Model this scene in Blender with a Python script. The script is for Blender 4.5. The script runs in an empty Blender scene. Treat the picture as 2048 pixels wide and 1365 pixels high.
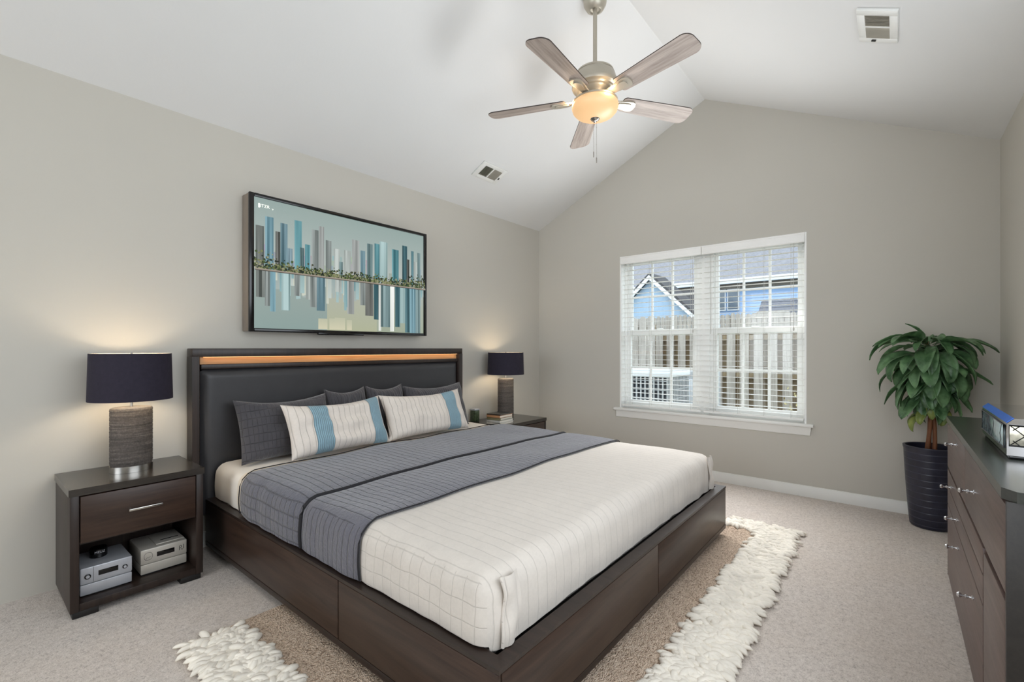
import bpy, bmesh, math, random
from math import sin, cos, pi, radians as R
from mathutils import Vector, Matrix, noise, Euler

S = bpy.context.scene
COL = S.collection
random.seed(7)

# ------------------------------------------------------------------ camera
cam_d = bpy.data.cameras.new('camera')
cam = bpy.data.objects.new('camera', cam_d); COL.objects.link(cam)
cam_d.sensor_width = 36.0
cam_d.lens = 928 / 2048 * 36
cam_d.shift_y = 14.5 / 2048
cam_d.clip_start = 0.02; cam_d.clip_end = 300
cam.location = (0, 0, 1.137)
cam.rotation_euler = (R(90), 0, R(-50.5))
S.camera = cam

# ------------------------------------------------------------------ light and exposure
S.view_settings.view_transform = 'Standard'
S.view_settings.look = 'None'
S.view_settings.exposure = 0.0
S.view_settings.gamma = 1.0
S.view_settings.use_curve_mapping = False
S.cycles.use_denoising = True
S.cycles.max_bounces = 10
S.cycles.diffuse_bounces = 6
S.cycles.transparent_max_bounces = 24
S.cycles.sample_clamp_indirect = 6.0
S.cycles.caustics_reflective = False
S.cycles.caustics_refractive = False

W = bpy.data.worlds.new('world'); S.world = W
W.use_nodes = True
_bg = W.node_tree.nodes['Background']
_bg.inputs['Color'].default_value = (0.80, 0.90, 1.0, 1)
_bg.inputs['Strength'].default_value = 2.9

def area_light(name, loc, look, sx, sy, power, color):
    d = bpy.data.lights.new(name, 'AREA'); d.shape = 'RECTANGLE'
    d.size = sx; d.size_y = sy; d.energy = power; d.color = color
    o = bpy.data.objects.new(name, d); COL.objects.link(o)
    o.location = loc
    o.rotation_euler = (Vector(look) - Vector(loc)).to_track_quat('-Z', 'Y').to_euler()
    return o

# unseen fill lights added for brightness: one beside the camera, one at the rear end of the room
area_light('side_fill', (1.10, -0.60, 1.60), (1.40, 3.0, 1.75), 2.3, 1.5, 17, (0.98, 0.99, 1.0))
area_light('rear_fill', (-3.30, 1.60, 1.50), (3.0, 0.55, 1.75), 2.4, 1.8, 33, (0.98, 0.99, 1.0))
# added area lights inside the visible window, standing in for daylight off the white slats
_u = area_light('window_fill_upward', (3.985, 1.298, 1.30), (3.355, 1.298, 2.08), 1.45, .40, 10.5, (0.97, 0.985, 1.0)); _u.data.spread = R(104)
_d = area_light('window_fill_downward', (3.985, 1.298, 1.45), (3.445, 1.20, 0.65), 1.45, .40, 9, (0.98, 0.99, 1.0)); _d.data.spread = R(84)
_sd = bpy.data.lights.new('sun', 'SUN'); _sd.energy = 1.5; _sd.angle = R(0.5); _sd.color = (1.0, 0.95, 0.86)
sun = bpy.data.objects.new('sun', _sd); COL.objects.link(sun)
sun.location = (20, 14, 25)
sun.rotation_euler = Vector((-0.455, -0.72, -0.62)).to_track_quat('-Z', 'Y').to_euler()

# ------------------------------------------------------------------ colours and materials
def lin(r, g, b):
    f = lambda c: (c/255/12.92) if c/255 <= 0.04045 else ((c/255+0.055)/1.055)**2.4
    return (f(r), f(g), f(b), 1.0)

class NT:
    """small wrapper around a node tree"""
    def __init__(s, name):
        s.m = bpy.data.materials.new(name); s.m.use_nodes = True
        s.t = s.m.node_tree; s.n = s.t.nodes; s.b = s.n['Principled BSDF']; s.out = s.n['Material Output']
    def new(s, k, **kw):
        x = s.n.new(k)
        for a, v in kw.items(): setattr(x, a, v)
        return x
    def link(s, a, b): s.t.links.new(a, b)
    def coord(s, out='Object', scale=(1, 1, 1), rot=(0, 0, 0)):
        tc = s.new('ShaderNodeTexCoord'); mp = s.new('ShaderNodeMapping')
        mp.inputs['Scale'].default_value = scale; mp.inputs['Rotation'].default_value = rot
        s.link(tc.outputs[out], mp.inputs['Vector']); return mp.outputs['Vector']
    def noise(s, vec, scale, detail=4, rough=.55, dist=0):
        x = s.new('ShaderNodeTexNoise'); x.inputs['Scale'].default_value = scale
        x.inputs['Detail'].default_value = detail; x.inputs['Roughness'].default_value = rough
        x.inputs['Distortion'].default_value = dist
        s.link(vec, x.inputs['Vector']); return x.outputs['Fac']
    def ramp(s, fac, stops):
        x = s.new('ShaderNodeValToRGB'); e = x.color_ramp.elements
        while len(e) < len(stops): e.new(0.5)
        for i, (p, c) in enumerate(stops): e[i].position = p; e[i].color = c
        s.link(fac, x.inputs['Fac']); return x.outputs['Color']
    def math(s, op, a, b=0.0, c=None):
        x = s.new('ShaderNodeMath', operation=op)
        for i, v in enumerate((a, b, c)):
            if v is None: continue
            if isinstance(v, (int, float)): x.inputs[i].default_value = v
            else: s.link(v, x.inputs[i])
        return x.outputs[0]
    def mix(s, fac, a, b):
        x = s.new('ShaderNodeMix', data_type='RGBA')
        for i, v in ((0, fac), (6, a), (7, b)):
            if isinstance(v, (int, float, tuple)): x.inputs[i].default_value = v
            else: s.link(v, x.inputs[i])
        return x.outputs[2]
    def bump(s, h, strength, dist=0.002):
        x = s.new('ShaderNodeBump'); x.inputs['Strength'].default_value = strength
        x.inputs['Distance'].default_value = dist
        s.link(h, x.inputs['Height']); s.link(x.outputs['Normal'], s.b.inputs['Normal'])
    def set(s, **kw):
        for k, v in kw.items():
            i = s.b.inputs[k.replace('_', ' ')]
            if isinstance(v, (int, float, tuple)): i.default_value = v
            else: s.link(v, i)
        return s

def plain(name, c, rough=.5, metal=0.0, spec=.5, coat=0.0, noise_amt=.06, nscale=12, bump=0.0, bscale=60):
    t = NT(name); col = lin(*c)
    v = t.coord()
    f = t.noise(v, nscale, 3)
    dk = tuple(x*(1-noise_amt) for x in col[:3])+(1,)
    lt = tuple(min(1, x*(1+noise_amt)) for x in col[:3])+(1,)
    t.set(Base_Color=t.ramp(f, [(.3, dk), (.7, lt)]), Roughness=rough, Metallic=metal)
    t.b.inputs['Specular IOR Level'].default_value = spec
    if coat: t.b.inputs['Coat Weight'].default_value = coat
    if bump: t.bump(t.noise(v, bscale, 2), bump)
    return t.m

def wood(name, dark, light, axis='x', rough=.38, scale=1.0, spec=.4, coat=.0):
    t = NT(name)
    sc = {'x': (1.6, 26, 26), 'y': (26, 1.6, 26), 'z': (26, 26, 1.6)}[axis]
    v = t.coord(scale=tuple(a*scale for a in sc))
    f = t.noise(v, 1.0, 8, .62, 1.1)
    v2 = t.coord(scale=tuple(a*scale*5 for a in sc))
    g = t.noise(v2, 1.0, 3, .6)
    h = t.math('ADD', t.math('MULTIPLY', f, .75), t.math('MULTIPLY', g, .25))
    t.set(Base_Color=t.ramp(h, [(.3, lin(*dark)), (.68, lin(*light))]), Roughness=rough)
    t.b.inputs['Specular IOR Level'].default_value = spec
    if coat: t.b.inputs['Coat Weight'].default_value = coat; t.b.inputs['Coat Roughness'].default_value = .25
    t.bump(h, .12, .001)
    return t.m

def quilt(name, c, spacing=.04, side=True, cross=False, axis='X', groove=.10, warp=.010, dark=.62, rough=.85, sheen=.3, bstr=.6, fine=.25, xgap=None):
    """stitched cloth: thin sewn lines that run lengthwise on top and straight down the drops"""
    t = NT(name); col = lin(*c)
    tc = t.new('ShaderNodeTexCoord')
    sp = t.new('ShaderNodeSeparateXYZ'); t.link(tc.outputs['Object'], sp.inputs[0])
    sn = t.new('ShaderNodeSeparateXYZ'); t.link(tc.outputs['Normal'], sn.inputs[0])
    isx = t.math('GREATER_THAN', t.math('ABSOLUTE', sn.outputs['X']), .72)
    n1 = t.noise(tc.outputs['Object'], 5.0, 3)
    wv = t.math('MULTIPLY', t.math('SUBTRACT', n1, .5), warp*2)
    def lines(src, gap):
        q = t.math('FRACT', t.math('DIVIDE', t.math('ADD', src, wv), gap))
        d = t.math('ABSOLUTE', t.math('SUBTRACT', q, .5))         # 0 in the middle of a line
        return t.math('SMOOTH_MIN', t.math('DIVIDE', d, groove), 1.0, .3)
    if side:
        src = t.math('ADD', t.math('MULTIPLY', sp.outputs['X'], t.math('SUBTRACT', 1.0, isx)), t.math('MULTIPLY', sp.outputs['Y'], isx))
    else:
        src = sp.outputs[axis]
    L = lines(src, spacing)
    if cross:
        oth = t.math('ADD', t.math('MULTIPLY', sp.outputs['Z'], 1.0), 0.013)
        L2 = lines(oth, xgap or spacing*1.35)
        L2 = t.math('MAXIMUM', L2, t.math('SUBTRACT', 1.0, isx)) if cross == 'side' else L2
        L = t.math('MINIMUM', L, L2)
    f = t.noise(tc.outputs['Object'], 90, 3, .65)
    f2 = t.noise(tc.outputs['Object'], 16, 3, .6)
    var = t.math('ADD', .86, t.math('MULTIPLY', t.math('ADD', f, f2), .14))
    base = t.mix(L, tuple(x*dark for x in col[:3])+(1,), col)
    mu = t.new('ShaderNodeMix', data_type='RGBA', blend_type='MULTIPLY'); mu.inputs[0].default_value = 1
    t.link(base, mu.inputs[6]); cb = t.new('ShaderNodeCombineColor')
    for i in range(3): t.link(var, cb.inputs[i])
    t.link(cb.outputs[0], mu.inputs[7])
    t.set(Base_Color=mu.outputs[2], Roughness=rough)
    t.b.inputs['Sheen Weight'].default_value = sheen
    t.b.inputs['Specular IOR Level'].default_value = .25
    h = t.math('ADD', L, t.math('ADD', t.math('MULTIPLY', f, fine), t.math('MULTIPLY', f2, fine*2)))
    t.bump(h, bstr, .004)
    return t.m

def emit(name, c, strength, base=(230, 220, 200)):
    t = NT(name); t.set(Base_Color=lin(*base), Roughness=.4)
    t.b.inputs['Emission Color'].default_value = lin(*c); t.b.inputs['Emission Strength'].default_value = strength
    return t.m

M = {}
def wallmat(name, c, bump=.05, sc=140, rough=.9):
    t = NT(name); v = t.coord()
    col = lin(*c)
    f = t.noise(v, 2.2, 2)
    t.set(Base_Color=t.ramp(f, [(.3, tuple(x*.985 for x in col[:3])+(1,)), (.7, col)]), Roughness=rough)
    t.b.inputs['Specular IOR Level'].default_value = .2
    t.bump(t.noise(v, sc, 3), bump, .003)
    return t.m
M['wall'] = wallmat('greige_wall_paint', (198, 194, 185))
M['ceil'] = wallmat('ceiling_white', (226, 226, 225), .10, 60)
M['trim'] = plain('white_trim_paint', (232, 231, 227), .4, noise_amt=.01)
M['frame'] = plain('white_window_vinyl', (248, 248, 246), .35, noise_amt=.01)
M['slat'] = plain('white_slat', (247, 246, 243), .45, noise_amt=.015)
M['cord'] = plain('white_cord', (205, 203, 198), .8)
def carpet():
    t = NT('beige_carpet'); v = t.coord()
    f = t.noise(v, 190, 3, .75); g = t.noise(v, 3.0, 4, .6); k = t.noise(v, 70, 3, .7)
    h = t.math('ADD', t.math('MULTIPLY', f, .55), t.math('MULTIPLY', k, .45))
    a = t.ramp(h, [(.30, lin(128, 118, 112)), (.46, lin(198, 188, 180)), (.66, lin(226, 217, 209))])
    b = t.mix(t.math('MULTIPLY', t.math('SUBTRACT', g, .35), .55), a, lin(206, 188, 170))
    t.set(Base_Color=b, Roughness=.95); t.b.inputs['Sheen Weight'].default_value = .15
    t.b.inputs['Specular IOR Level'].default_value = .1
    t.bump(h, .7, .008)
    return t.m
M['carpet'] = carpet()
def rugflat():
    t = NT('tan_loop_pile'); v = t.coord(scale=(1, 1.6, 1))
    x = t.new('ShaderNodeTexVoronoi'); x.inputs['Scale'].default_value = 150; t.link(v, x.inputs['Vector'])
    f = t.noise(v, 60, 3, .7)
    h = t.math('SUBTRACT', t.math('ADD', f, .2), t.math('MULTIPLY', x.outputs['Distance'], .55))
    t.set(Base_Color=t.ramp(h, [(.15, lin(156, 134, 115)), (.42, lin(214, 190, 168)), (.62, lin(230, 210, 190))]), Roughness=.95)
    t.b.inputs['Specular IOR Level'].default_value = .1
    t.bump(h, .9, .012)
    return t.m
M['rugflat'] = rugflat()
M['shag'] = plain('cream_shag_wool', (238, 231, 219), .9, spec=.15, noise_amt=.10, nscale=14, bump=.5, bscale=120)
ESD, ESL = (29, 22, 19), (54, 41, 35)
for ax in 'xyz':
    M['esp_'+ax] = wood('espresso_wood_'+ax, ESD, ESL, ax)
    M['espw_'+ax] = wood('walnut_front_'+ax, (39, 27, 22), (70, 52, 42), ax, .35)
M['esp_top'] = wood('espresso_top', (44, 39, 35), (58, 52, 46), 'x', .22, coat=.3)
M['black'] = plain('dark_recess', (18, 15, 14), .6)
M['leather'] = plain('charcoal_leather', (54, 53, 55), .42, spec=.45, bump=.12, bscale=220)
M['accent'] = wood('honey_wood', (178, 132, 84), (214, 172, 122), 'x', .4)
M['led'] = emit('warm_led', (255, 186, 116), 3.0)
M['white_cloth'] = plain('white_sheet', (232, 225, 216), .9, spec=.2, noise_amt=.02, bump=.25, bscale=30)
M['cream_cloth'] = plain('cream_sheet', (224, 211, 194), .9, spec=.2, noise_amt=.03, bump=.25, bscale=30)
M['coverlet'] = quilt('cream_coverlet', (211, 203, 194), .048, True, 'side', groove=.045, warp=.014, dark=.84, sheen=.2, bstr=.35, xgap=.055)
M['runner'] = quilt('slate_quilt', (95, 95, 105), .040, True, 'side', groove=.10, warp=.012, dark=.5, sheen=.4, bstr=.95, fine=.8)
M['runner_b'] = quilt('slate_quilt_lower', (97, 96, 105), .034, True, False, groove=.10, warp=.014, dark=.5, sheen=.4, bstr=.95, fine=.8)
M['piping'] = plain('black_piping', (28, 27, 31), .8)
M['sham'] = quilt('charcoal_sham', (72, 70, 74), .022, False, True, groove=.07, warp=.012, dark=.6, sheen=.35, bstr=.6, xgap=.045)
M['sham_pleat'] = quilt('charcoal_pleated_sham', (70, 68, 72), .020, False, False, groove=.12, warp=.02, dark=.5, sheen=.35, bstr=.8)
M['lumbar'] = quilt('ecru_pleated_cloth', (226, 216, 206), .036, False, False, groove=.08, warp=.008, dark=.72, sheen=.2, bstr=.5)
M['band'] = quilt('blue_pleated_band', (142, 174, 188), .0115, False, False, groove=.16, warp=.003, dark=.55, sheen=.2, bstr=.8)
M['shade'] = plain('navy_black_linen', (42, 38, 50), .8, spec=.25, noise_amt=.08, nscale=60, bump=.3, bscale=150)
M['shade_in'] = plain('white_shade_lining', (236, 230, 216), .8)
M['chrome'] = plain('brushed_nickel', (190, 186, 180), .25, metal=1.0, noise_amt=.02)
M['bright'] = plain('polished_chrome', (215, 215, 218), .10, metal=1.0, noise_amt=.02)
M['silver'] = plain('silver_plastic', (186, 188, 194), .35, metal=.25, noise_amt=.02)
M['silver_w'] = plain('pale_champagne_plastic', (196, 190, 180), .38, metal=.2, noise_amt=.02)
M['gloss_black'] = plain('gloss_black', (10, 10, 12), .15)
M['darkgrey'] = plain('dark_grey_plastic', (58, 58, 62), .4)
def lampbase():
    t = NT('ribbed_stoneware'); v = t.coord(scale=(3, 3, 90)); w = t.coord()
    f = t.noise(v, 1.0, 5, .7, .6); g = t.noise(w, 130, 3, .7)
    h = t.math('ADD', t.math('MULTIPLY', f, .65), t.math('MULTIPLY', g, .35))
    t.set(Base_Color=t.ramp(h, [(.32, lin(46, 41, 39)), (.52, lin(84, 77, 72)), (.7, lin(126, 117, 109))]), Roughness=.8)
    t.bump(h, .6, .004); return t.m
M['lampbase'] = lampbase()
M['bulb'] = emit('lit_bulb', (255, 214, 160), 18)
M['bowl'] = emit('lit_alabaster_glass', (255, 202, 140), .60, (190, 160, 125))
M['fanbody'] = plain('satin_nickel_paint', (184, 177, 163), .35, metal=.45, noise_amt=.02)
M['blade'] = wood('weathered_oak_blade', (126, 111, 101), (204, 191, 182), 'x', .5, 1.0)
M['blade_edge'] = plain('blade_edge', (54, 44, 40), .6)
M['tvblack'] = plain('tv_black', (14, 13, 14), .18, spec=.5)
M['tvside'] = plain('taupe_metal_side', (138, 126, 114), .35, metal=.3)
M['vent'] = plain('white_vent_metal', (228, 228, 224), .45, noise_amt=.01)
M['ventslat'] = plain('beige_vent_louver', (176, 170, 156), .5)
M['ventdark'] = plain('vent_duct_dark', (44, 42, 38), .8)
M['soil'] = plain('dark_soil', (40, 30, 24), .95, bump=.8, bscale=50)
def potmat():
    t = NT('navy_ribbed_ceramic'); v = t.coord()
    sp = t.new('ShaderNodeSeparateXYZ'); t.link(v, sp.inputs[0])
    q = t.math('FRACT', t.math('DIVIDE', sp.outputs['Z'], .041))
    L = t.math('MINIMUM', t.math('MULTIPLY', t.math('ABSOLUTE', t.math('SUBTRACT', q, .5)), 9), 1.0)
    n = t.noise(v, 18, 3)
    t.set(Base_Color=t.mix(L, lin(60, 61, 76), t.ramp(n, [(.3, lin(30, 30, 44)), (.7, lin(42, 43, 60))])), Roughness=.35)
    t.bump(L, .4, .003); return t.m
M['pot'] = potmat()
def leafmat(name, c1, c2):
    t = NT(name); v = t.coord()
    f = t.noise(v, 16, 4, .6)
    t.set(Base_Color=t.ramp(f, [(.3, lin(*c1)), (.7, lin(*c2))]), Roughness=.38)
    t.b.inputs['Specular IOR Level'].default_value = .5
    t.bump(t.noise(v, 60, 2), .25, .003); return t.m
M['leaf'] = leafmat('deep_green_leaf', (38, 72, 40), (112, 150, 104))
M['leaf_y'] = leafmat('young_green_leaf', (72, 96, 36), (148, 158, 84))
M['cane'] = wood('reddish_cane', (92, 54, 34), (146, 96, 64), 'z', .6, 2)
M['dress_front'] = wood('mauve_walnut_front', (76, 60, 55), (112, 92, 86), 'x', .38, spec=.4)
M['dress_body'] = wood('black_brown_carcass', (34, 31, 29), (50, 46, 42), 'x', .4)
M['dress_top'] = wood('slate_brown_top', (44, 46, 43), (62, 64, 59), 'x', .26, coat=.25)
M['blue_enamel'] = plain('blue_enamel', (62, 112, 208), .2)
def glassy(name, tint, alpha):
    t = NT(name)
    tr = t.new('ShaderNodeBsdfTransparent'); tr.inputs['Color'].default_value = tint
    gl = t.new('ShaderNodeBsdfGlossy'); gl.inputs['Roughness'].default_value = .03
    mx = t.new('ShaderNodeMixShader'); mx.inputs[0].default_value = alpha
    t.link(tr.outputs[0], mx.inputs[1]); t.link(gl.outputs[0], mx.inputs[2]); t.link(mx.outputs[0], t.out.inputs['Surface'])
    return t.m
M['glass'] = glassy('window_glass', (.97, .985, .98, 1), .035)
M['pale_glass'] = plain('pale_blue_glass', (170, 200, 206), .12, coat=.5, noise_amt=.2, nscale=30)
M['mirror_panel'] = plain('etched_silver_panel', (196, 190, 172), .22, metal=.6, noise_amt=.35, nscale=45)
M['fence'] = wood('weathered_cedar', (128, 120, 112), (196, 189, 180), 'z', .9, .6)
M['fence_back'] = wood('brown_cedar_shaded', (104, 88, 66), (150, 132, 104), 'z', .9, .6)  # brown tone also carries the shade behind the front pickets
M['siding'] = plain('pale_blue_siding', (150, 182, 222), .8, noise_amt=.03)
M['siding_g'] = plain('grey_blue_siding', (158, 182, 206), .8, noise_amt=.03)
M['shingle'] = plain('grey_shingle', (128, 127, 132), .95, noise_amt=.16, nscale=9)
M['shingle_d'] = plain('dark_shingle', (70, 68, 70), .95, noise_amt=.2, nscale=9)
M['shingle_t'] = plain('taupe_shingle', (122, 116, 106), .95, noise_amt=.16, nscale=9)
M['navy_roof'] = plain('navy_roof', (44, 50, 66), .8)
M['ext_white'] = plain('exterior_white', (225, 228, 232), .7, noise_amt=.02)
M['ext_glass'] = plain('far_window_glass', (110, 122, 134), .2)
M['ac'] = plain('grey_ac_steel', (176, 178, 180), .5)
M['ac_dark'] = plain('ac_dark_coil', (46, 52, 62), .7)
M['grass'] = plain('dry_lawn', (128, 124, 92), .95, noise_amt=.3, nscale=20)
M['drybush'] = leafmat('dry_yellow_leaf', (120, 104, 52), (206, 192, 132))
M['paper'] = plain('book_pages', (232, 226, 214), .9)

# ------------------------------------------------------------------ mesh helpers
ORG = {}
class MB:
    """collects shapes, in world coordinates, that become ONE mesh object"""
    def __init__(s): s.bm = bmesh.new(); s.mi = 0
    def _add(s, tmp):
        mp = {}
        for v in tmp.verts: mp[v] = s.bm.verts.new(v.co)
        for f in tmp.faces:
            try:
                nf = s.bm.faces.new([mp[v] for v in f.verts]); nf.material_index = s.mi
            except ValueError: pass
        tmp.free()
    def box(s, lo, hi, bev=0.0, seg=2, mat=None):
        t = bmesh.new(); bmesh.ops.create_cube(t, size=1)
        c = [(a+b)/2 for a, b in zip(lo, hi)]; d = [abs(b-a) for a, b in zip(lo, hi)]
        for v in t.verts: v.co = Vector((c[0]+v.co.x*d[0], c[1]+v.co.y*d[1], c[2]+v.co.z*d[2]))
        if bev: bmesh.ops.bevel(t, geom=t.edges[:], offset=min(bev, min(d)*.45), segments=seg, affect='EDGES', profile=.5)
        if mat: t.transform(mat)
        s._add(t); return s
    def lathe(s, prof, c=(0, 0, 0), axis='z', seg=32, sx=1, sy=1, mat=None):
        """profile of (radius, height)"""
        t = bmesh.new(); rings = []
        for r, z in prof:
            if r < 1e-6: rings.append([t.verts.new((0, 0, z))])
            else: rings.append([t.verts.new((r*cos(2*pi*k/seg)*sx, r*sin(2*pi*k/seg)*sy, z)) for k in range(seg)])
        for a, b in zip(rings, rings[1:]):
            for k in range(seg):
                k2 = (k+1) % seg
                if len(a) == 1 and len(b) == 1: continue
                if len(a) == 1: t.faces.new((a[0], b[k2], b[k]))
                elif len(b) == 1: t.faces.new((a[k], a[k2], b[0]))
                else: t.faces.new((a[k], a[k2], b[k2], b[k]))
        rm = {'z': Matrix(), 'x': Matrix.Rotation(R(90), 4, 'Y'), 'y': Matrix.Rotation(R(-90), 4, 'X')}[axis]
        t.transform(Matrix.Translation(c) @ (mat or Matrix()) @ rm)
        bmesh.ops.recalc_face_normals(t, faces=t.faces[:])
        s._add(t); return s
    def tube(s, pts, r, seg=8, cap=True):
        t = bmesh.new(); pts = [Vector(p) for p in pts]; n = len(pts); rings = []
        rr = r if isinstance(r, (list, tuple)) else [r]*n
        for i, p in enumerate(pts):
            d = (pts[min(i+1, n-1)] - pts[max(i-1, 0)]).normalized()
            up = Vector((0, 0, 1)) if abs(d.z) < .9 else Vector((1, 0, 0))
            a = d.cross(up).normalized(); b = d.cross(a)
            rings.append([t.verts.new(p + (a*cos(2*pi*k/seg) + b*sin(2*pi*k/seg))*rr[i]) for k in range(seg)])
        for a, b in zip(rings, rings[1:]):
            for k in range(seg): t.faces.new((a[k], a[(k+1) % seg], b[(k+1) % seg], b[k]))
        if cap: t.faces.new(rings[0]); t.faces.new(rings[-1])
        bmesh.ops.recalc_face_normals(t, faces=t.faces[:])
        s._add(t); return s
    def prism(s, poly, off):
        """polygon of 3-D points swept by the vector off"""
        t = bmesh.new(); off = Vector(off)
        a = [t.verts.new(p) for p in poly]; b = [t.verts.new(Vector(p)+off) for p in poly]
        t.faces.new(a); t.faces.new(b)
        n = len(poly)
        for k in range(n): t.faces.new((a[k], a[(k+1) % n], b[(k+1) % n], b[k]))
        bmesh.ops.recalc_face_normals(t, faces=t.faces[:])
        s._add(t); return s
    def grid(s, fn, nu, nv, flip=False):
        """surface from fn(u, v) over 0..1"""
        t = bmesh.new()
        g = [[t.verts.new(fn(i/nu, j/nv)) for j in range(nv+1)] for i in range(nu+1)]
        for i in range(nu):
            for j in range(nv):
                q = (g[i][j], g[i+1][j], g[i+1][j+1], g[i][j+1])
                t.faces.new(q if not flip else q[::-1])
        s._add(t); return s
    def build(s, name, mats, parent=None, smooth=35, origin=None, weld=False, kind=None):
        bm = s.bm
        if weld: bmesh.ops.remove_doubles(bm, verts=bm.verts[:], dist=1e-5)
        if origin is None:
            xs = [v.co for v in bm.verts]
            origin = Vector(((min(v.x for v in xs)+max(v.x for v in xs))/2, (min(v.y for v in xs)+max(v.y for v in xs))/2, min(v.z for v in xs)))
        origin = Vector(origin)
        for v in bm.verts: v.co -= origin
        me = bpy.data.meshes.new(name); bm.to_mesh(me); bm.free()
        for m in (mats if isinstance(mats, (list, tuple)) else [mats]): me.materials.append(m)
        if smooth:
            for p in me.polygons: p.use_smooth = True
            me.set_sharp_from_angle(angle=R(smooth))
        o = bpy.data.objects.new(name, me); COL.objects.link(o)
        ORG[o.name] = origin
        if parent: o.parent = parent; o.location = origin - ORG[parent.name]
        else: o.location = origin
        if kind: o['kind'] = kind
        return o

def tag(o, label, cat, group=None):
    o['label'] = label; o['category'] = cat
    if group: o['group'] = group
    return o
def thing(name, loc, label, cat, group=None):
    o = bpy.data.objects.new(name, None); COL.objects.link(o); o.location = loc
    o.empty_display_size = .1
    ORG[o.name] = Vector(loc); return tag(o, label, cat, group)
def box(name, lo, hi, mat, parent=None, bev=.003, **kw): return MB().box(lo, hi, bev).build(name, mat, parent, **kw)
def text_bm(mb, body, size, loc, rot, extrude=.0006):
    c = bpy.data.curves.new('letters', 'FONT'); c.body = body; c.size = size; c.extrude = extrude
    c.align_x = 'CENTER'; c.align_y = 'CENTER'
    o = bpy.data.objects.new('letters', c); COL.objects.link(o)
    bpy.context.view_layer.update()
    me = bpy.data.meshes.new_from_object(o.evaluated_get(bpy.context.evaluated_depsgraph_get()))
    t = bmesh.new(); t.from_mesh(me)
    t.transform(Matrix.Translation(loc) @ Euler(rot).to_matrix().to_4x4())
    mb._add(t); bpy.data.meshes.remove(me); bpy.data.objects.remove(o); bpy.data.curves.remove(c)

# ------------------------------------------------------------------ room
XF = 4.18; YL = 3.056; YR = -.510; YM = 1.273; ZE = 2.441; ZR = 3.303; K = (ZR-ZE)/(YL-YM); XN = -3.42
WY0, WY1, WZ0, WZ1 = .521, 2.075, .557, 2.030       # window opening
TH = .16

box('floor', (XN-.1, YR-.16, -.12), (XF+.02, YL+.14, 0), M['carpet'], bev=0, kind='structure')
MB().box((XN-.1, YL, -.1), (XF+.16, YL+.14, ZE+.06)).build('wall_left', M['wall'], kind='structure')
# right wall: solid where the camera sees it, with an added opening, out of view, for the side fill light
m = MB(); m.box((2.35, YR-.14, -.1), (XF+.16, YR, ZE+.06)); m.box((XN-.1, YR-.14, -.1), (-.15, YR, ZE+.06))
m.box((-.15, YR-.14, -.1), (2.35, YR, .8)); m.box((-.15, YR-.14, 2.38), (2.35, YR, ZE+.06))
m.build('wall_right', M['wall'], kind='structure')
m = MB()
m.box((XF, YR-.14, -.1), (XF+TH, WY0, ZE)); m.box((XF, WY1, -.1), (XF+TH, YL+.14, ZE))
m.box((XF, WY0, -.1), (XF+TH, WY1, WZ0)); m.box((XF, WY0, WZ1), (XF+TH, WY1, ZE))
m.prism([(XF, YR-.14, ZE), (XF, YL+.14, ZE), (XF, YL+.14, ZE+.02), (XF, YM, ZR+.05), (XF, YR-.14, ZE+.02)], (TH, 0, 0))
m.build('wall_far', M['wall'], smooth=0, kind='structure')
m = MB()
m.box((XN-.1, YR-.14, -.1), (XN, YL+.14, .55)); m.box((XN-.1, YR-.14, .55), (XN, -.15, ZE)); m.box((XN-.1, 2.65, .55), (XN, YL+.14, ZE))
m.prism([(XN, YR-.14, ZE), (XN, YL+.14, ZE), (XN, YL+.14, ZE+.02), (XN, YM, ZR+.05), (XN, YR-.14, ZE+.02)], (-.1, 0, 0))
m.build('wall_near', M['wall'], smooth=0, kind='structure')
def zc(y): return ZR - K*abs(y-YM)
m = MB()
pts = [(XN-.1, YR-.2, zc(YR-.2)), (XN-.1, YM, ZR), (XN-.1, YL+.2, zc(YL+.2)), (XN-.1, YL+.2, zc(YL+.2)+.1), (XN-.1, YM, ZR+.1), (XN-.1, YR-.2, zc(YR-.2)+.1)]
m.prism(pts, (XF+TH-XN+.1, 0, 0)).build('ceiling', M['ceil'], smooth=0, kind='structure')
# baseboards
def baseb(name, a, b, n):
    a = Vector(a); b = Vector(b); n = Vector(n)
    pr = [(0, 0), (.014, 0), (.014, .066), (.010, .074), (.008, .082), (0, .084)]
    MB().prism([a + n*x + Vector((0, 0, z)) for x, z in pr], b-a).build(name, M['trim'], kind='structure')
baseb('baseboard_far', (XF, YR, 0), (XF, YL, 0), (-1, 0, 0))
baseb('baseboard_left', (.83, YL, 0), (XF-.014, YL, 0), (0, -1, 0))
baseb('baseboard_right', (XN, YR, 0), (XF-.014, YR, 0), (0, 1, 0))

# ------------------------------------------------------------------ windows
m = MB()
LIN = .012
m.box((XF-.001, WY0, WZ0), (XF+TH+.02, WY0+LIN, WZ1)); m.box((XF-.001, WY1-LIN, WZ0), (XF+TH+.02, WY1, WZ1))
m.box((XF-.001, WY0+LIN, WZ1-LIN), (XF+TH+.02, WY1-LIN, WZ1))
YC = (WY0+WY1)/2
m.box((XF+.072, YC-.045, WZ0), (XF+TH+.02, YC+.045, WZ1-LIN), .004)
m.build('trim_1', M['frame'], kind='structure')
# stool and apron
m = MB()
m.box((XF-.045, WY0-.05, WZ0-.022), (XF+TH, WY1+.05, WZ0+.001), .006, 3)
m.prism([(XF, WY0-.032, WZ0-.022), (XF-.030, WY0-.032, WZ0-.022), (XF-.024, WY0-.032, WZ0-.040), (XF-.016, WY0-.025, WZ0-.085), (XF, WY0-.025, WZ0-.090)], (0, WY1-WY0+.06, 0))
m.build('trim_2', M['trim'], smooth=40, kind='structure')

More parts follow.
